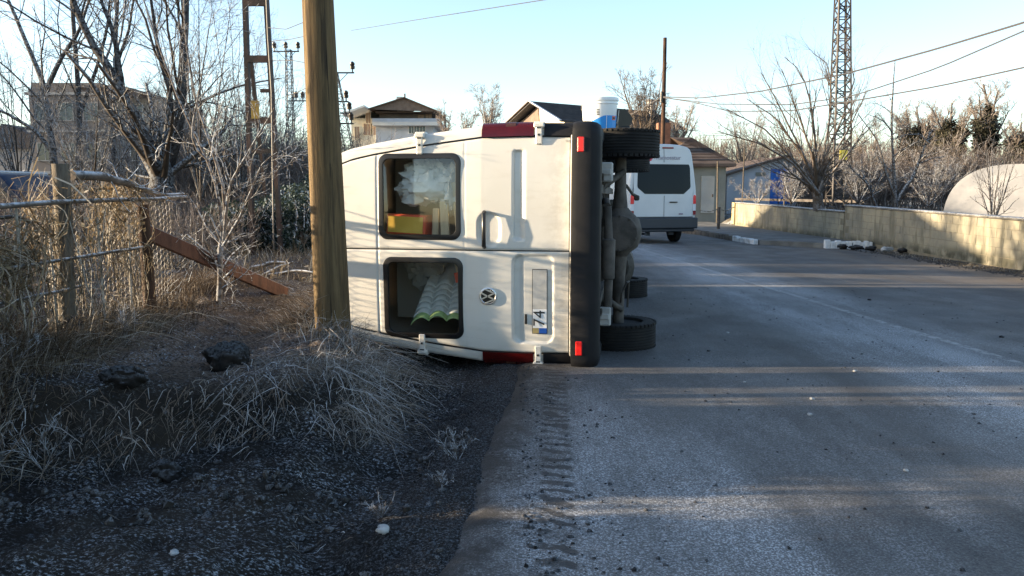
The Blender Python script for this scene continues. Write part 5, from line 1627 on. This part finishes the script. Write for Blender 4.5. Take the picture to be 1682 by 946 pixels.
def make_stones():
    def on(px, py, z=0.0):
        a = at(px, py, 5.0); d = a - Vector((0, 0, CAMZ)); t = (z - CAMZ) / d.z
        return Vector((0, 0, CAMZ)) + d * t
    for i, (px, py, r, lab) in enumerate(((275, 772, .016, 'white pebble below the dark bank on the left'), (288, 934, .018, 'white pebble at the bottom edge left of centre'), (630, 893, .028, 'pale frosted stone in the dark ditch near the bottom edge'))):
        p = on(px, py, -.05); p.z = float(terr(p.x, p.y)) + r * .5; lump('pebble', lab, 'stone', p, (r, r * .9, r * .7), i, M['stone'], .4, 12, 'pale pebbles on the dark soil')
    for i, (px, py, r, lab, mt) in enumerate(((1330, 683, .022, 'pale stone with dark underside in the middle of the road', 'stone'), (1334, 657, .020, 'small flat pale stone just beyond the middle road stone', 'stone'), (1404, 611, .020, 'pale chip at the edge of the wreck shadow', 'stone'), (1223, 629, .014, 'small chip in the near lane, right of the wheel', 'stone'), (1164, 578, .020, 'dark crumb of rubber near the lower wheel', 'clod'), (1195, 548, .022, 'pale chip beyond the lower wheel', 'stone'), (1428, 492, .03, 'dark clod by the worn road line', 'clod'), (1488, 775, .016, 'tiny pale chip in the right lane', 'stone'), (1645, 553, .03, 'dark clod in the far lane on the right', 'clod'))):
        p = on(px, py, .0); p.z = .004 + r * .3 - .0075 * max(0, p.x - 3); lump('road_stone', lab, 'stone', p, (r * .8, r * .65, r * .4), 20 + i, M[mt], .4, 12, 'bits lying on the road')
    for i, (px, py, Y, r, lab) in enumerate(((378, 622, 4.9, (.19, .13, .085), 'frosted dark earth clod on the bank in front of the pole'), (112, 578, 5.2, (.14, .10, .07), 'black earth lump by the dead weeds'), (160, 565, 5.4, (.07, .06, .05), 'small black lump right of the earth lump'), (205, 632, 4.4, (.16, .1, .05), 'flat frosted clod near the edge of the bank'), (272, 742, 3.9, (.10, .08, .05), 'dark clod under the bank'))):
        p = at(px, py, Y); p.z = float(terr(p.x, p.y)) + r[2] * .35; lump('earth_clod', lab, 'clod', p, (r[0] * .75, r[1] * .8, r[2] * 1.3), 40 + i, M['clod'], .42, 22, 'earth clods on the bank')
    # rubble beside the white kerb block
    rs = random.Random(8)
    for i, lab in enumerate(('broken dark lump right beside the white kerb block', 'broken lump in front of the white kerb block', 'crumbled piece at the wall foot past the kerb', 'flat pale slab bit on the right verge', 'small dark chunk farthest right of the kerb rubble')):
        x = 8.6 + .22 * i; y = 20.6 - .35 * i
        lump('rubble_piece', lab, 'rubble', (x, y, .04), (.12 + .05 * rs.random(), .08, .06), 60 + i, M['stone'] if i == 3 else M['clod'], .6, 10, 'rubble by the wall')


def make_weeds():
    g = 'frosted weeds on the dark soil'
    for i, (px, py, d, h, sp, lab) in enumerate(((752, 752, 4.15, .16, .14, 'branchy frosted weed on the edge of the ditch nearest the road'), (722, 812, 3.72, .10, .10, 'small frosted weed in the ditch below the branchy weed'), (628, 872, 3.35, .09, .10, 'frosted weed beside the pale stone at the bottom of the ditch'), (70, 745, 3.95, .30, .16, 'tall frosted weed at the left edge below the bank'), (25, 660, 4.35, .24, .18, 'frosted weed clump at the left edge on top of the bank'), (205, 560, 5.3, .26, .08, 'single dry stalk standing on the leaf litter'), (1000, 640, 0, 0, 0, ''))):
        if not h: continue
        p = at(px, py, d); p.z = float(terr(p.x, p.y)) - .01
        fan_shrub('frosted_weed', lab, p, 7, h, sp, 500 + i, 'bark_frost', 'bark_frost', 'weed', g, r=.003, twigs=(5, 3), rmin=.0013, tl=.8)


make_pole()
make_fence()
make_grass()
make_stones()
make_weeds()

# ============================================================ PYLONS, WIRES, BUILDINGS, GREENHOUSE, PARKED CAR
def lattice(name, label, base, top, w0, w1, bays, arms=(), mat='steel', leg=.035, brace=.018, sign=None):
    base, top = Vector(base), Vector(top)
    t = thing(name, label, 'pylon', base); H = top - base
    def corner(f, i):
        w_ = (w0 + (w1 - w0) * f) / 2; return H * f + Vector(((-1, 1, 1, -1)[i] * w_, (-1, -1, 1, 1)[i] * w_, 0))
    for i in range(4):
        m = MB(); m.beam(corner(0, i), corner(1, i), leg, leg); m.build('leg', M[mat], t)
    m = MB()
    for b in range(bays):
        f0, f1 = b / bays, (b + 1) / bays
        for i in range(4):
            j = (i + 1) % 4
            m.beam(corner(f0, i if b % 2 else j), corner(f1, j if b % 2 else i), brace, brace)
            m.beam(corner(f1, i), corner(f1, j), brace, brace)
    m.build('bracing', M[mat], t)
    for f, a, b, ins, strut in arms:
        m = MB(); p = H * f; m.beam(p + Vector((a, -w1 / 2, 0)), p + Vector((b, -w1 / 2, 0)), leg * 1.6, leg * 1.6)
        if strut:
            for e in (a, b):
                if abs(e) > .4: m.beam(p + Vector((e * .7, -w1 / 2, 0)), p + Vector((0, -w1 / 2, -abs(e) * .7)), brace * 1.2, brace * 1.2)
        ar = m.build('cross_arm', M[mat], t)
        for x in ins:
            m = MB(); m.lathe([(.03, 0), (.03, .12), (.10, .14), (.11, .24), (.08, .27), (.10, .30), (.10, .38), (.03, .44), (0, .44)], 10, p + Vector((x, -w1 / 2, .02))); m.build('insulator', M['insulator'], ar, 40)
    if sign:
        m = MB(); m.box(H * sign + Vector((0, -w0 / 2 - .02, 0)), (.26, .015, .32)); m.build('warning_plate', M['sign_bright'], t)
    return t


def make_poles():
    lattice('lattice_pylon', 'slim lattice pylon with three insulators on its top arm, behind the steel frame', at(479, 290, 40), at(474, 82, 40), .36, .26, 20, ((.985, -.72, .55, (-.66, -.10, .5), True), (.60, .0, 1.05, (.35, .68), True)))
    lattice('lattice_pylon', 'leaning lattice pylon with short side arms, right of the wooden pole', at(575, 262, 34), at(549, 118, 34), .42, .24, 12, ((.985, -.1, .85, (0, .78), True), (.66, -.05, .40, (.3,), False), (.53, -.05, .45, (.35,), False), (.41, -.1, .45, (.35,), False)))
    b = at(1377, 338, 28); tp = at(1384, 0, 28)
    tp = b + (tp - b) * 1.32
    lattice('lattice_tower', 'tall lattice tower rising behind the fanned tree and low wall', b, tp, .66, .30, 26, ((.97, -1.1, 1.1, (-1, 0, 1), True),), 'steel', .055, .03, .19)
    # dark pole
    b = at(1088, 262, 38); b.z = 0; tp = at(1088, 62, 38)
    t = thing('dark_pole', 'tall thin dark pole with brown foot rising behind the white van', 'pole', b)
    m = MB(); h = tp.z - b.z; m.tube([(0, 0, 0), (0, 0, h * .5), (0, 0, h)], [.115, .10, .085], 12); m.build('shaft', M['darkpole'], t, 60)
    m = MB(); m.box((-.12, -.1, at(1088, 160, 38).z - b.z), (.10, .12, .5), None, .01); m.build('bracket', M['black'], t)
    # H frame of steel channel
    Y = 12
    t = thing('steel_frame_pole', 'tall rusty twin leg steel pole with rungs, left of the wooden pole', 'pole', at(438, 440, Y))
    o = Vector(t.location); q = lambda x, y, d=0: at(x, y, Y + d) - o
    for a, b_, w_ in (((416, 445), (401, -60), .105), ((463, 440), (434, -60), .10)):
        m = MB(); m.beam(q(*a), q(*b_), w_, .06); m.beam(q(*a, .09), q(*b_, .09), w_ * .35, .05); m.build('leg', M['rust'], t)
    m = MB(); m.beam(q(436, 320, .35), q(412, 95, .35), .05, .05); m.build('leg', M['rust'], t)
    for y, x0, x1, h in ((4, 404, 438, .10), (97, 406, 446, .10), (149, 428, 450, .05), (198, 410, 452, .09), (248, 412, 457, .07)):
        m = MB(); m.beam(q(x0, y, -.04), q(x1, y, -.04), .05, h); m.build('rung', M['rust'], t)
    m = MB(); m.box(q(419, 180, -.08), (.12, .012, .26)); m.build('warning_plate', M['sign_yellow'], t)
    P = [q(450, 440, -.1), q(448, 300, -.1), q(446, 150, -.12), q(440, 60, -.12), q(436, -40, -.1)]; m = MB(); m.tube(P, .012, 6); m.build('cable', M['wire'], t)

    def wire(label, px, d0, d1, r, mat='wire', group=None):
        x0, x1 = px[0][0], px[-1][0]
        pts = []
        for x, y in px:
            f = (x - x0) / (x1 - x0); d = 1 / ((1 - f) / d0 + f / d1)
            pts.append(at(x, y, d))
        P = resample(pts, 40); m = MB(); m.tube(P, r, 5); o = m.build('overhead_wire', M[mat], None, 60)
        prop(o, label, 'wire', group)
    g = 'overhead wires from the dark pole'
    wire('uppermost and thickest of the wires from the dark pole to the right edge', ((1088, 159), (1150, 161), (1250, 150), (1390, 121), (1540, 80), (1682, 37), (2050, -80)), 38, 11, .022, group=g)
    wire('middle wire from the dark pole, crossing the lattice tower lower down', ((1088, 160), (1180, 171), (1300, 172), (1400, 158), (1540, 112), (1682, 51), (2050, -120)), 38, 11, .016, group=g)
    wire('lowest sagging wire from the dark pole to the right edge', ((1088, 160), (1140, 168), (1200, 183), (1300, 182), (1400, 166), (1540, 142), (1682, 111), (2050, 20)), 38, 11, .017, group=g)
    wire('short wire sloping down left from the dark pole to the gabled house', ((1086, 160), (1060, 175), (1034, 190)), 38, 55, .03)
    g = 'thin wires crossing the sky on the left'
    for i, (px, d0, d1, lab) in enumerate(((((300, 118), (345, 123), (402, 42)), 13, 12, 'thin wire left of the steel frame pole, rising to its top'), (((438, 45), (470, 48), (520, 28)), 12, 9, 'wire from the top of the steel frame to the wooden pole'), (((445, 68), (480, 64), (525, 54)), 12, 9, 'second wire down between steel frame and wooden pole'), (((448, 100), (480, 99), (530, 108)), 12, 9, 'third wire down between steel frame and wooden pole'), (((450, 165), (480, 155), (540, 128)), 12, 9, 'lowest wire between steel frame and wooden pole'), (((577, 50), (700, 30), (905, -2)), 30, 18, 'faint wire crossing the sky above the house'))):
        wire(lab, px, d0, d1, .005 if i < 5 else .010, 'wire_pale', g)


def window(par, c, wd, ht, mat_f='frame_white', mat_p='pane', dep=.06, axis='x'):
    """window in a wall facing -y (axis x) or -x (axis y)"""
    m = MB(); k = .06
    def bx(cx, cz, w_, h_, y0, d_):
        if axis == 'x': m.box((c[0] + cx, c[1] + y0, c[2] + cz), (w_, d_, h_))
        else: m.box((c[0] + y0, c[1] + cx, c[2] + cz), (d_, w_, h_))
    bx(-wd / 2, 0, k, ht, -.02, dep); bx(wd / 2, 0, k, ht, -.02, dep); bx(0, ht / 2, wd + k, k, -.02, dep + .01); bx(0, -ht / 2, wd + k * 2, k, -.03, dep + .04); bx(0, 0, k * .7, ht, -.02, dep * .8)
    w_ = m.build('window', M[mat_f], par)
    m = MB()
    if axis == 'x': m.box((c[0], c[1] - .006, c[2]), (wd, .02, ht))
    else: m.box((c[0] - .006, c[1], c[2]), (.02, wd, ht))
    m.build('pane', M[mat_p], w_)


def make_buildings():
    # grey unfinished block on the left
    Y = 55; b = at(170, 320, Y)
    t = thing('apartment_block', 'grey unfinished apartment block half hidden by the bare trees on the left', 'building', (b.x, Y, 0))
    m = MB(); m.box((-1.9, 4.5, 4.2), (5.6, 9, 8.6)); m.box((-2.2, 4.0, 8.7), (4.6, 7.8, .5)); m.build('wall', M['brown_render'], t)
    m = MB(); m.box((2.2, 4.8, 4.0), (2.9, 8.6, 8.1)); m.build('side_wing', M['grey_render'], t)
    for z in (2.9, 5.7, 8.2):
        m = MB(); m.box((-1.9, -.05, z), (5.9, .35, .18)); m.build('floor_slab', M['grey_render'], t)
    m = MB(); m.box((2.2, .2, 8.1), (3.2, 9.4, .16)); m.build('roof_slab', M['eave'], t)
    for z in (1.5, 4.3, 7.0):
        for x in (-3.8, -2.2, -.5): window(t, (x, -.02, z), 1.0, 1.2, 'grey_render')
        window(t, (2.3, .48, z), 1.0, 1.1, 'frame_white')
    # low dark hillside house far left
    b = at(20, 320, 60); t = thing('distant_house', 'low dark house behind the bushes at the far left', 'house', (b.x, 60, 0))
    m = MB(); m.box((0, 3, 2.4), (8, 6, 4.8)); m.build('wall', M['grey_render'], t)
    m = MB(); m.prism([(-4.5, 4.8), (4.5, 4.8), (0, 6.6)], -.4, 6.4, 'y'); m.build('roof', M['tile_dark'], t)
    window(t, (-1.5, -.02, 2.6), 1, 1.2); window(t, (1.5, -.02, 2.6), 1, 1.2)
    # balcony house
    Y = 110; sc = Y / F
    b = at(665, 320, Y); t = thing('balcony_house', 'multi storey pale house with brown gable, wide eaves and balcony', 'house', (b.x, Y, 0))
    z = lambda py: CAMZ + at(0, py, Y).z - CAMZ
    X = lambda px: at(px, 200, Y).x - b.x
    x0, x1 = X(617), X(712)
    m = MB(); m.box(((x0 + x1) / 2, 5.5, z(206) / 2), (x1 - x0, 11, z(206))); m.build('wall', M['blue_render'], t)
    m = MB(); m.box(((x0 + x1) / 2 - .2, 6.0, (z(206) + z(184)) / 2), (x1 - x0 - 1.2, 10, z(184) - z(206))); m.build('upper_wall', M['brown_render'], t)
    m = MB(); m.box(((x0 + x1) / 2 + .5, 4.6, z(204.5)), (x1 - x0 + 1.4, 12.4, .5)); m.build('balcony_slab', M['pale_render'], t)
    m = MB(); m.box(((x0 + x1) / 2 + .5, -1.5, z(201)), (x1 - x0 + 1.4, .12, .8)); m.build('balcony_parapet', M['blue_render'], t)
    xa, xb, xr = X(610), X(724), X(668)
    m = MB(); m.prism([(xa, z(181)), (xr, z(162.5)), (xb, z(185.5)), (xb, z(186.5)), (xr, z(164.2)), (xa, z(182.4))], -2.4, 13, 'y'); m.build('roof', M['tile_brown'], t)
    m = MB(); m.prism([(xa + .1, z(182)), (xr, z(164)), (xb - .1, z(186))], -2.0, -1.8, 'y'); m.build('gable_board', M['eave'], t)
    m = MB(); m.box(((xa + xb) / 2, 5, z(184) - .1), (xb - xa - 1.5, 12, .12)); m.build('soffit', M['eave'], t)
    m = MB(); m.box((X(596), 9.5, z(192) / 2 - .2), (X(617) - X(576), 18, z(190))); m.build('side_wing', M['cream_render'], t)
    m = MB(); m.beam((X(575), 3, z(193.5)), (X(610), 3, z(180.5)), 16, .25); m.build('side_roof', M['pale_render'], t)
    for px, py in ((676, 210), (684, 210), (694, 210)): window(t, (X(px), -.02, z(py)), .8, 1.5, 'frame_white')
    for px, py in ((690, 194), (703, 193)): window(t, (X(px) , .98, z(py)), .9, 1.2, 'eave', 'pane_warm')
    for px, py in ((585, 217), (603, 212), (612, 212), (604, 193)): window(t, (X(px), .48, z(py)), 1.2 if px == 603 else .7, 1.6, 'cream_render', 'pane_warm')
    m = MB(); m.box((X(648), 6, z(165)), (.9, .9, 1.6)); m.box((X(650), 6, z(156)), (1.5, .8, .35)); m.box((X(647), 6, z(152)), (.8, .6, .3)); m.tube([(X(646), 6, z(165)), (X(646), 6, z(152))], .12, 8); m.tube([(X(655), 6, z(163)), (X(655), 6, z(157))], .08, 8); m.build('roof_tank', M['galv'], t)
    m = MB(); m.tube([(X(631), 6, z(176)), (X(631), 6, z(167))], .16, 8); m.build('vent_pipe', M['rust'], t)
    m = MB(); m.tube([(xr, -1.5, z(164)), (xr, -1.5, z(156))], .10, 8); m.build('finial', M['rust'], t)
    m = MB(); m.tube([(X(717), -1.4, z(204)), (X(717), -1.4, z(187))], .09, 8); m.build('balcony_post', M['rust'], t)
    # gabled house behind the wreck
    b = at(870, 320, 60); t = thing('gabled_house', 'house with dark slate roof and white gable, its shaded half coloured brown, behind the wreck', 'house', (b.x, 60, 0), (0, 0, R(35)))
    zr = at(870, 166, 60).z
    m = MB(); m.prism([(-3.1, 0), (3.1, 0), (3.1, zr - 1.7), (0, zr - .35), (-3.1, zr - 1.7)], .8, 12.4, 'x'); m.build('wall', M['cream_render'], t)
    m = MB(); m.prism([(-.2, zr - 1.7), (3.1, zr - 1.7), (.0, zr - .36)], .74, .79, 'x'); m.build('gable_shade', M['eave'], t)  # brown sheet that paints the shaded half of the gable
    for s_ in (-1, 1):
        m = MB(); m.prism([(s_ * .0, zr), (s_ * 3.65, zr - 1.62), (s_ * 3.65, zr - 1.78), (0, zr - .16)], 0, 12.8, 'x'); rf = m.build('roof_slope', M['tile_dark'], t)
        m = MB()
        for k in range(1, 18):
            f = k / 18; m.box((6.4, s_ * 3.65 * f, zr - 1.62 * f + .016), (12.7, .02, .035))
        m.build('tile_course', M['tile_dark'], rf)
        m = MB(); m.beam((-.03, s_ * .02, zr + .0), (-.03, s_ * 3.68, zr - 1.66), .05, .24, (1, 0, 0)); m.build('verge_board', M['frame_white' if s_ < 0 else 'eave'], t)
    m = MB(); m.box((11.3, -1.2, zr - .2), (.55, .55, 1.7)); m.box((11.3, -1.2, zr + .68), (.68, .68, .1)); m.build('chimney', M['grey_render'], t)
    window(t, (.76, -1.0, zr - 3.2), 1, 1.2, axis='y')
    # hip roofed house behind the white van
    Y = 38; x0, x1 = at(1085, 300, Y).x, at(1192, 300, Y).x
    t = thing('hip_roof_house', 'low grey green house with brown hipped roof, right of the white van', 'house', (x1, Y, 0))
    ze = at(1192, 269, Y).z
    m = MB(); m.box((-(x1 - x0) / 2, 3, ze / 2), (x1 - x0, 6, ze)); m.build('wall', M['olive_wall'], t)
    m = MB(); e = .38
    a, b_, c, d = (x0 - x1 - e, -e, ze), (e, -e, ze), (e, 6 + e, ze), (x0 - x1 - e, 6 + e, ze)
    r1, r2 = (-2.1, 3, ze + 1.45), (x0 - x1 + 2.1, 3, ze + 1.45)
    lo = [(p[0], p[1], ze - .14) for p in (a, b_, c, d)]
    m.add([a, b_, c, d, r1, r2] + lo, [(0, 1, 4, 5), (1, 2, 4), (2, 3, 5, 4), (3, 0, 5), (0, 6, 7, 1), (1, 7, 8, 2), (2, 8, 9, 3), (3, 9, 6, 0), (6, 9, 8, 7)]); rf = m.build('roof', M['tile_brown'], t)
    m = MB()
    for k in range(1, 9):
        f = k / 9; m.beam((x0 - x1 - e + (2.1 + e) * f, -e + (3 + e) * f - .01, ze + 1.45 * f + .012), (e - (2.1 + e) * f, -e + (3 + e) * f - .01, ze + 1.45 * f + .012), .03, .03)
    m.build('tile_course', M['tile_brown'], rf)
    m = MB(); m.box((-.85, -.02, ze - 1.45), (.62, .06, 1.75)); dd = m.build('door', M['door_pale'], t)
    m = MB(); m.box((-.62, -.07, ze - 1.5), (.04, .06, .14)); m.build('handle', M['rust'], dd)
    m = MB(); m.box((-2.8, 1.2, ze + 1.35), (.6, .6, 1.3)); m.build('chimney', M['brick'], t)
    window(t, (-2.2, -.02, ze - 1.1), .9, 1.0)
    # shed
    Y = 42; x0, xp, x1 = at(1194, 300, Y).x, at(1286, 300, Y).x, at(1312, 300, Y).x
    t = thing('garden_shed', 'pale grey blue shed with a sloping roof and bright blue sheeting', 'shed', (x0, Y, 0))
    zl, zp, zrr = at(0, 289, Y).z, at(0, 260, Y).z, at(0, 276, Y).z
    m = MB(); m.prism([(0, .2), (x1 - x0, .2), (x1 - x0, zrr), (xp - x0, zp), (0, zl)], 0, 7, 'y'); m.build('wall', M['blue_render'], t)
    for (xa, za), (xb, zb) in (((-.25, zl - .05), (xp - x0, zp + .03)), ((xp - x0, zp + .03), (x1 - x0 + .2, zrr - .05))):
        m = MB(); m.prism([(xa, za), (xb, zb), (xb, zb + .12), (xa, za + .12)], -.35, 7.3, 'y'); m.build('roof_sheet', M['tile_brown'], t)
    xs = at(1265, 300, Y).x - x0; xe = at(1301, 300, Y).x - x0
    m = MB(); m.grid([[(x, -.04 - .03 * math.sin(x * 9) - .02 * math.sin(zz_ * 7), zz_) for x in np.linspace(xs, xe, 14)] for zz_ in np.linspace(.9, zp - .55, 10)]); m.build('blue_sheeting', M['tarp'], t, 60)
    m = MB(); m.box((xs - .06, -.03, 1.5), (.06, .06, 3)); m.build('batten', M['frame_white'], t)
    m = MB(); m.box((1.75, -.03, zl + .1), (.5, .06, .18)); m.build('vent', M['olive_wall'], t)
    # greenhouse tunnel behind the wall
    Y = 18.6; xc = at(1672, 300, Y).x; r_, h = 1.52, at(0, 269, Y).z - .3
    t = thing('greenhouse_tunnel', 'pale rounded greenhouse tunnel behind the sunlit end of the wall', 'greenhouse', (xc, Y, .3), (0, 0, R(-31)))
    def arc(k, y, n=29): return [(math.copysign(abs(math.cos(a)) ** .8, math.cos(a)) * r_ * k, y, max(0, math.sin(a)) ** .62 * h * k) for a in np.linspace(PI, 0, n)]
    m = MB(); m.grid([[(x + .012 * math.sin(3 * y + z * 4), yy, z - .03 * abs(math.sin((yy) * 2.1))) for x, y, z in arc(1, yy)] for yy in np.linspace(0, 8, 34)]); m.build('film', M['poly'], t, 60)
    m = MB(); A_ = arc(1, 0); m.add([(x, -.01, z) for x, y, z in A_] + [(0, .0, 0)], [(i, i + 1, len(A_)) for i in range(len(A_) - 1)]); m.build('end_panel', M['poly'], t)
    for k in range(6):
        m = MB(); m.tube(arc(.985, k * 1.55 + .05), .016, 6); m.build('hoop', M['galv'], t)
    # parked car behind the fence
    Y = 13; x1 = at(85, 320, Y).x
    t = thing('parked_car', 'dark blue vehicle with frosted roof parked behind the fence at the left edge', 'car', (x1, Y, .25))
    prof = [(-4.1, .35), (-4.1, 1.36), (-3.9, 1.46), (-.55, 1.46), (-.42, 1.42), (-.08, .98), (.0, .90), (.30, .82), (.36, .40)]
    G = []
    for y, k, dz in ((0.0, .96, -.04), (.05, 1, 0), (.2, 1, .03), (1.5, 1, .03), (1.65, 1, 0), (1.7, .96, -.04)):
        G.append([(x - .4, y, z + (dz if z > .9 else 0)) for x, z in prof])
    m = MB(); m.grid(G); m.prism([(x - .4, z) for x, z in prof], .0, .001, 'y'); m.prism([(x - .4, z) for x, z in prof], 1.70, 1.701, 'y'); m.build('body', M['blue_car'], t, 40)
    m = MB(); m.box((-2.65, .85, 1.505), (3.3, 1.66, .05), None, .02); m.build('roof_frost', M['frost_white'], t)
    m = MB(); m.add([(-.86, .12, 1.40), (-.86, 1.6, 1.40), (-.475, 1.6, .99), (-.475, .12, .99)], [(0, 1, 2, 3)]); m.add([(-.93, -.01, 1.36), (-.62, -.01, 1.03), (-1.5, -.01, 1.03), (-1.5, -.01, 1.36)], [(0, 1, 2, 3)]); m.build('windscreen', M['pane'], t)
    for x in (-.55, -3.4):
        for y in (.08, 1.62):
            m = MB(); m.lathe([(.2, -.09), (.30, -.08), (.31, 0), (.30, .08), (.2, .09), (0, .05)], 20, (x, y, .31), 'y'); m.build('wheel', M['rubber'], t, 40)
    # garden posts left of the wall
    g = 'thin posts and stakes in the garden beyond the wall'
    for i, (px, top, bot, Y, r_, lab) in enumerate(((1180, 340, 372, 30, .06, 'grey fence post in the gap between the white van and wall'), (1178, 265, 340, 36, .035, 'pale stake in front of the low grey green house'), (1219, 245, 335, 36, .03, 'tall thin stake in front of the shed, its left half'), (1288, 285, 330, 38, .035, 'pale stake in front of the blue sheeting'))):
        a_, b_ = at(px, bot, Y), at(px + (4 if i == 2 else 1), top, Y); m = MB(); m.tube([a_ - Vector((0, 0, .8)), a_, b_], r_, 8); prop(m.build('garden_post', M['oldwood'] if i else M['greywood'], None, 60), lab, 'post', g)
    m = MB(); P = resample([at(1150, 345, 30), at(1165, 349, 30), at(1180, 342, 30), at(1192, 347, 30), at(1206, 340, 31)], 12); m.tube(P, .02, 6); prop(m.build('frosted_rope', M['netting'], None, 60), 'frosted rope sagging from the grey fence post', 'rope')
    a_, b_ = at(1208, 327, 35), at(1420, 331, 30); m = MB(); m.beam(a_, b_, .08, .10); prop(m.build('garden_rail', M['greywood']), 'long frosted rail lying level behind the low wall', 'rail')


def make_shade_house():
    """unseen house added so its gable shades the wall and the white van"""
    t = thing('unseen_shade_house', 'plain unseen house added left of the road to cast the long shade', 'house', (-21.6, 15.6, 0))
    L, ze, zp = 15.4, 4.9, 7.3
    m = MB(); m.prism([(0, 0), (L, 0), (L, ze), (L / 2, zp), (0, ze)], -9, 0, 'x'); m.build('wall', M['pale_render'], t)
    for a, b in (((-.4, ze - .05), (L / 2, zp + .1)), ((L / 2, zp + .1), (L + .4, ze - .05))):
        m = MB(); m.prism([a, b, (b[0], b[1] + .15), (a[0], a[1] + .15)], -9.3, .4, 'x'); m.build('roof_slope', M['tile_brown'], t)
    for y in (3, 7.7, 12.4):
        for z in (1.5, 3.9):
            m = MB(); m.box((.01, y, z), (.06, 1.1, 1.2)); w_ = m.build('window', M['frame_white'], t)
            m = MB(); m.box((.035, y, z), (.03, .95, 1.05)); m.build('pane', M['pane'], w_)


def make_shade_shrubs():  # unseen shrubs added to throw bands of shade across the road
    g = 'unseen shrubs added left of the road to shade it'
    for i, (x, y, r_, h, lab) in enumerate(((-6.6, 4.52, .34, 1.25, 'dense unseen evergreen shrub added for shade nearest the fence corner'), (-6.9, 3.79, .10, 1.0, 'narrow unseen evergreen shrub added for shade between two wider ones'), (-6.4, 2.55, .52, 1.35, 'wide unseen evergreen shrub added for shade beside the viewer'), (-6.8, 1.3, .7, 1.4, 'unseen evergreen shrub added for shade nearest the viewer'))):
        t = thing('unseen_shade_shrub', lab, 'shrub', (x, y, .2), group=g)
        V, Q = leafcloud(int(5200 * max(r_, .25) / .5), (0, 0, h), (.6, r_ * 1.25, h), .05, 300 + i, .1)
        link('leaves', npmesh('leaves', V, Q, M['ivy'], False), t)
        m = MB(); m.tube([(0, 0, -.2), (.02, 0, h)], [.06, .03], 8); m.build('stem', M['bark'], t, 60)


def make_shade_hedge():  # hedge added to keep low sun off the verge and foreground soil
    acc = []
    for i, y in enumerate(np.arange(1.2, 6.05, .3)):
        z0 = float(terr(-4.9, y)); acc.append(leafcloud(3000, (-4.9 + .1 * math.sin(i * 2.1), y, z0 + .34 - .24 * (y > 4.7)), (.40, .34, .54 - .36 * (y > 4.7) + .04 * math.sin(i * 1.3)), .045, 400 + i, .05))
    V, Q = cat(acc)
    o = link('undergrowth', npmesh('undergrowth', V, Q, M['weed_dark'], False)); prop(o, 'low dark undergrowth added behind the wire fence to shade the foreground', kind='stuff')


make_shade_hedge()
make_poles()
make_buildings()
make_shade_house()
make_shade_shrubs()
bare_tree('unseen_shade_tree', 'unseen straight bare tree added left of the fence to shade the pole', 'tree', [([(-7, 5.44, .2), (-7, 5.44, 3), (-7, 5.44, 8.5)], .126, .11), ([(-7, 5.42, 5.5), (-7.5, 5.1, 6.6), (-7.9, 4.9, 8)], .06, .02), ([(-7, 5.42, 6), (-6.6, 5.6, 7), (-6.4, 5.9, 8.4)], .05, .02)], [dict(n=7, length=1.6, ang=38, trop=.06, wander=.13, t0=.65), dict(n=6, length=.6, ang=40, trop=.03, wander=.17, K=4)], 'bark_dark', 'bark', 77)  # added unseen trunk, placed so its shadow falls on the wooden pole
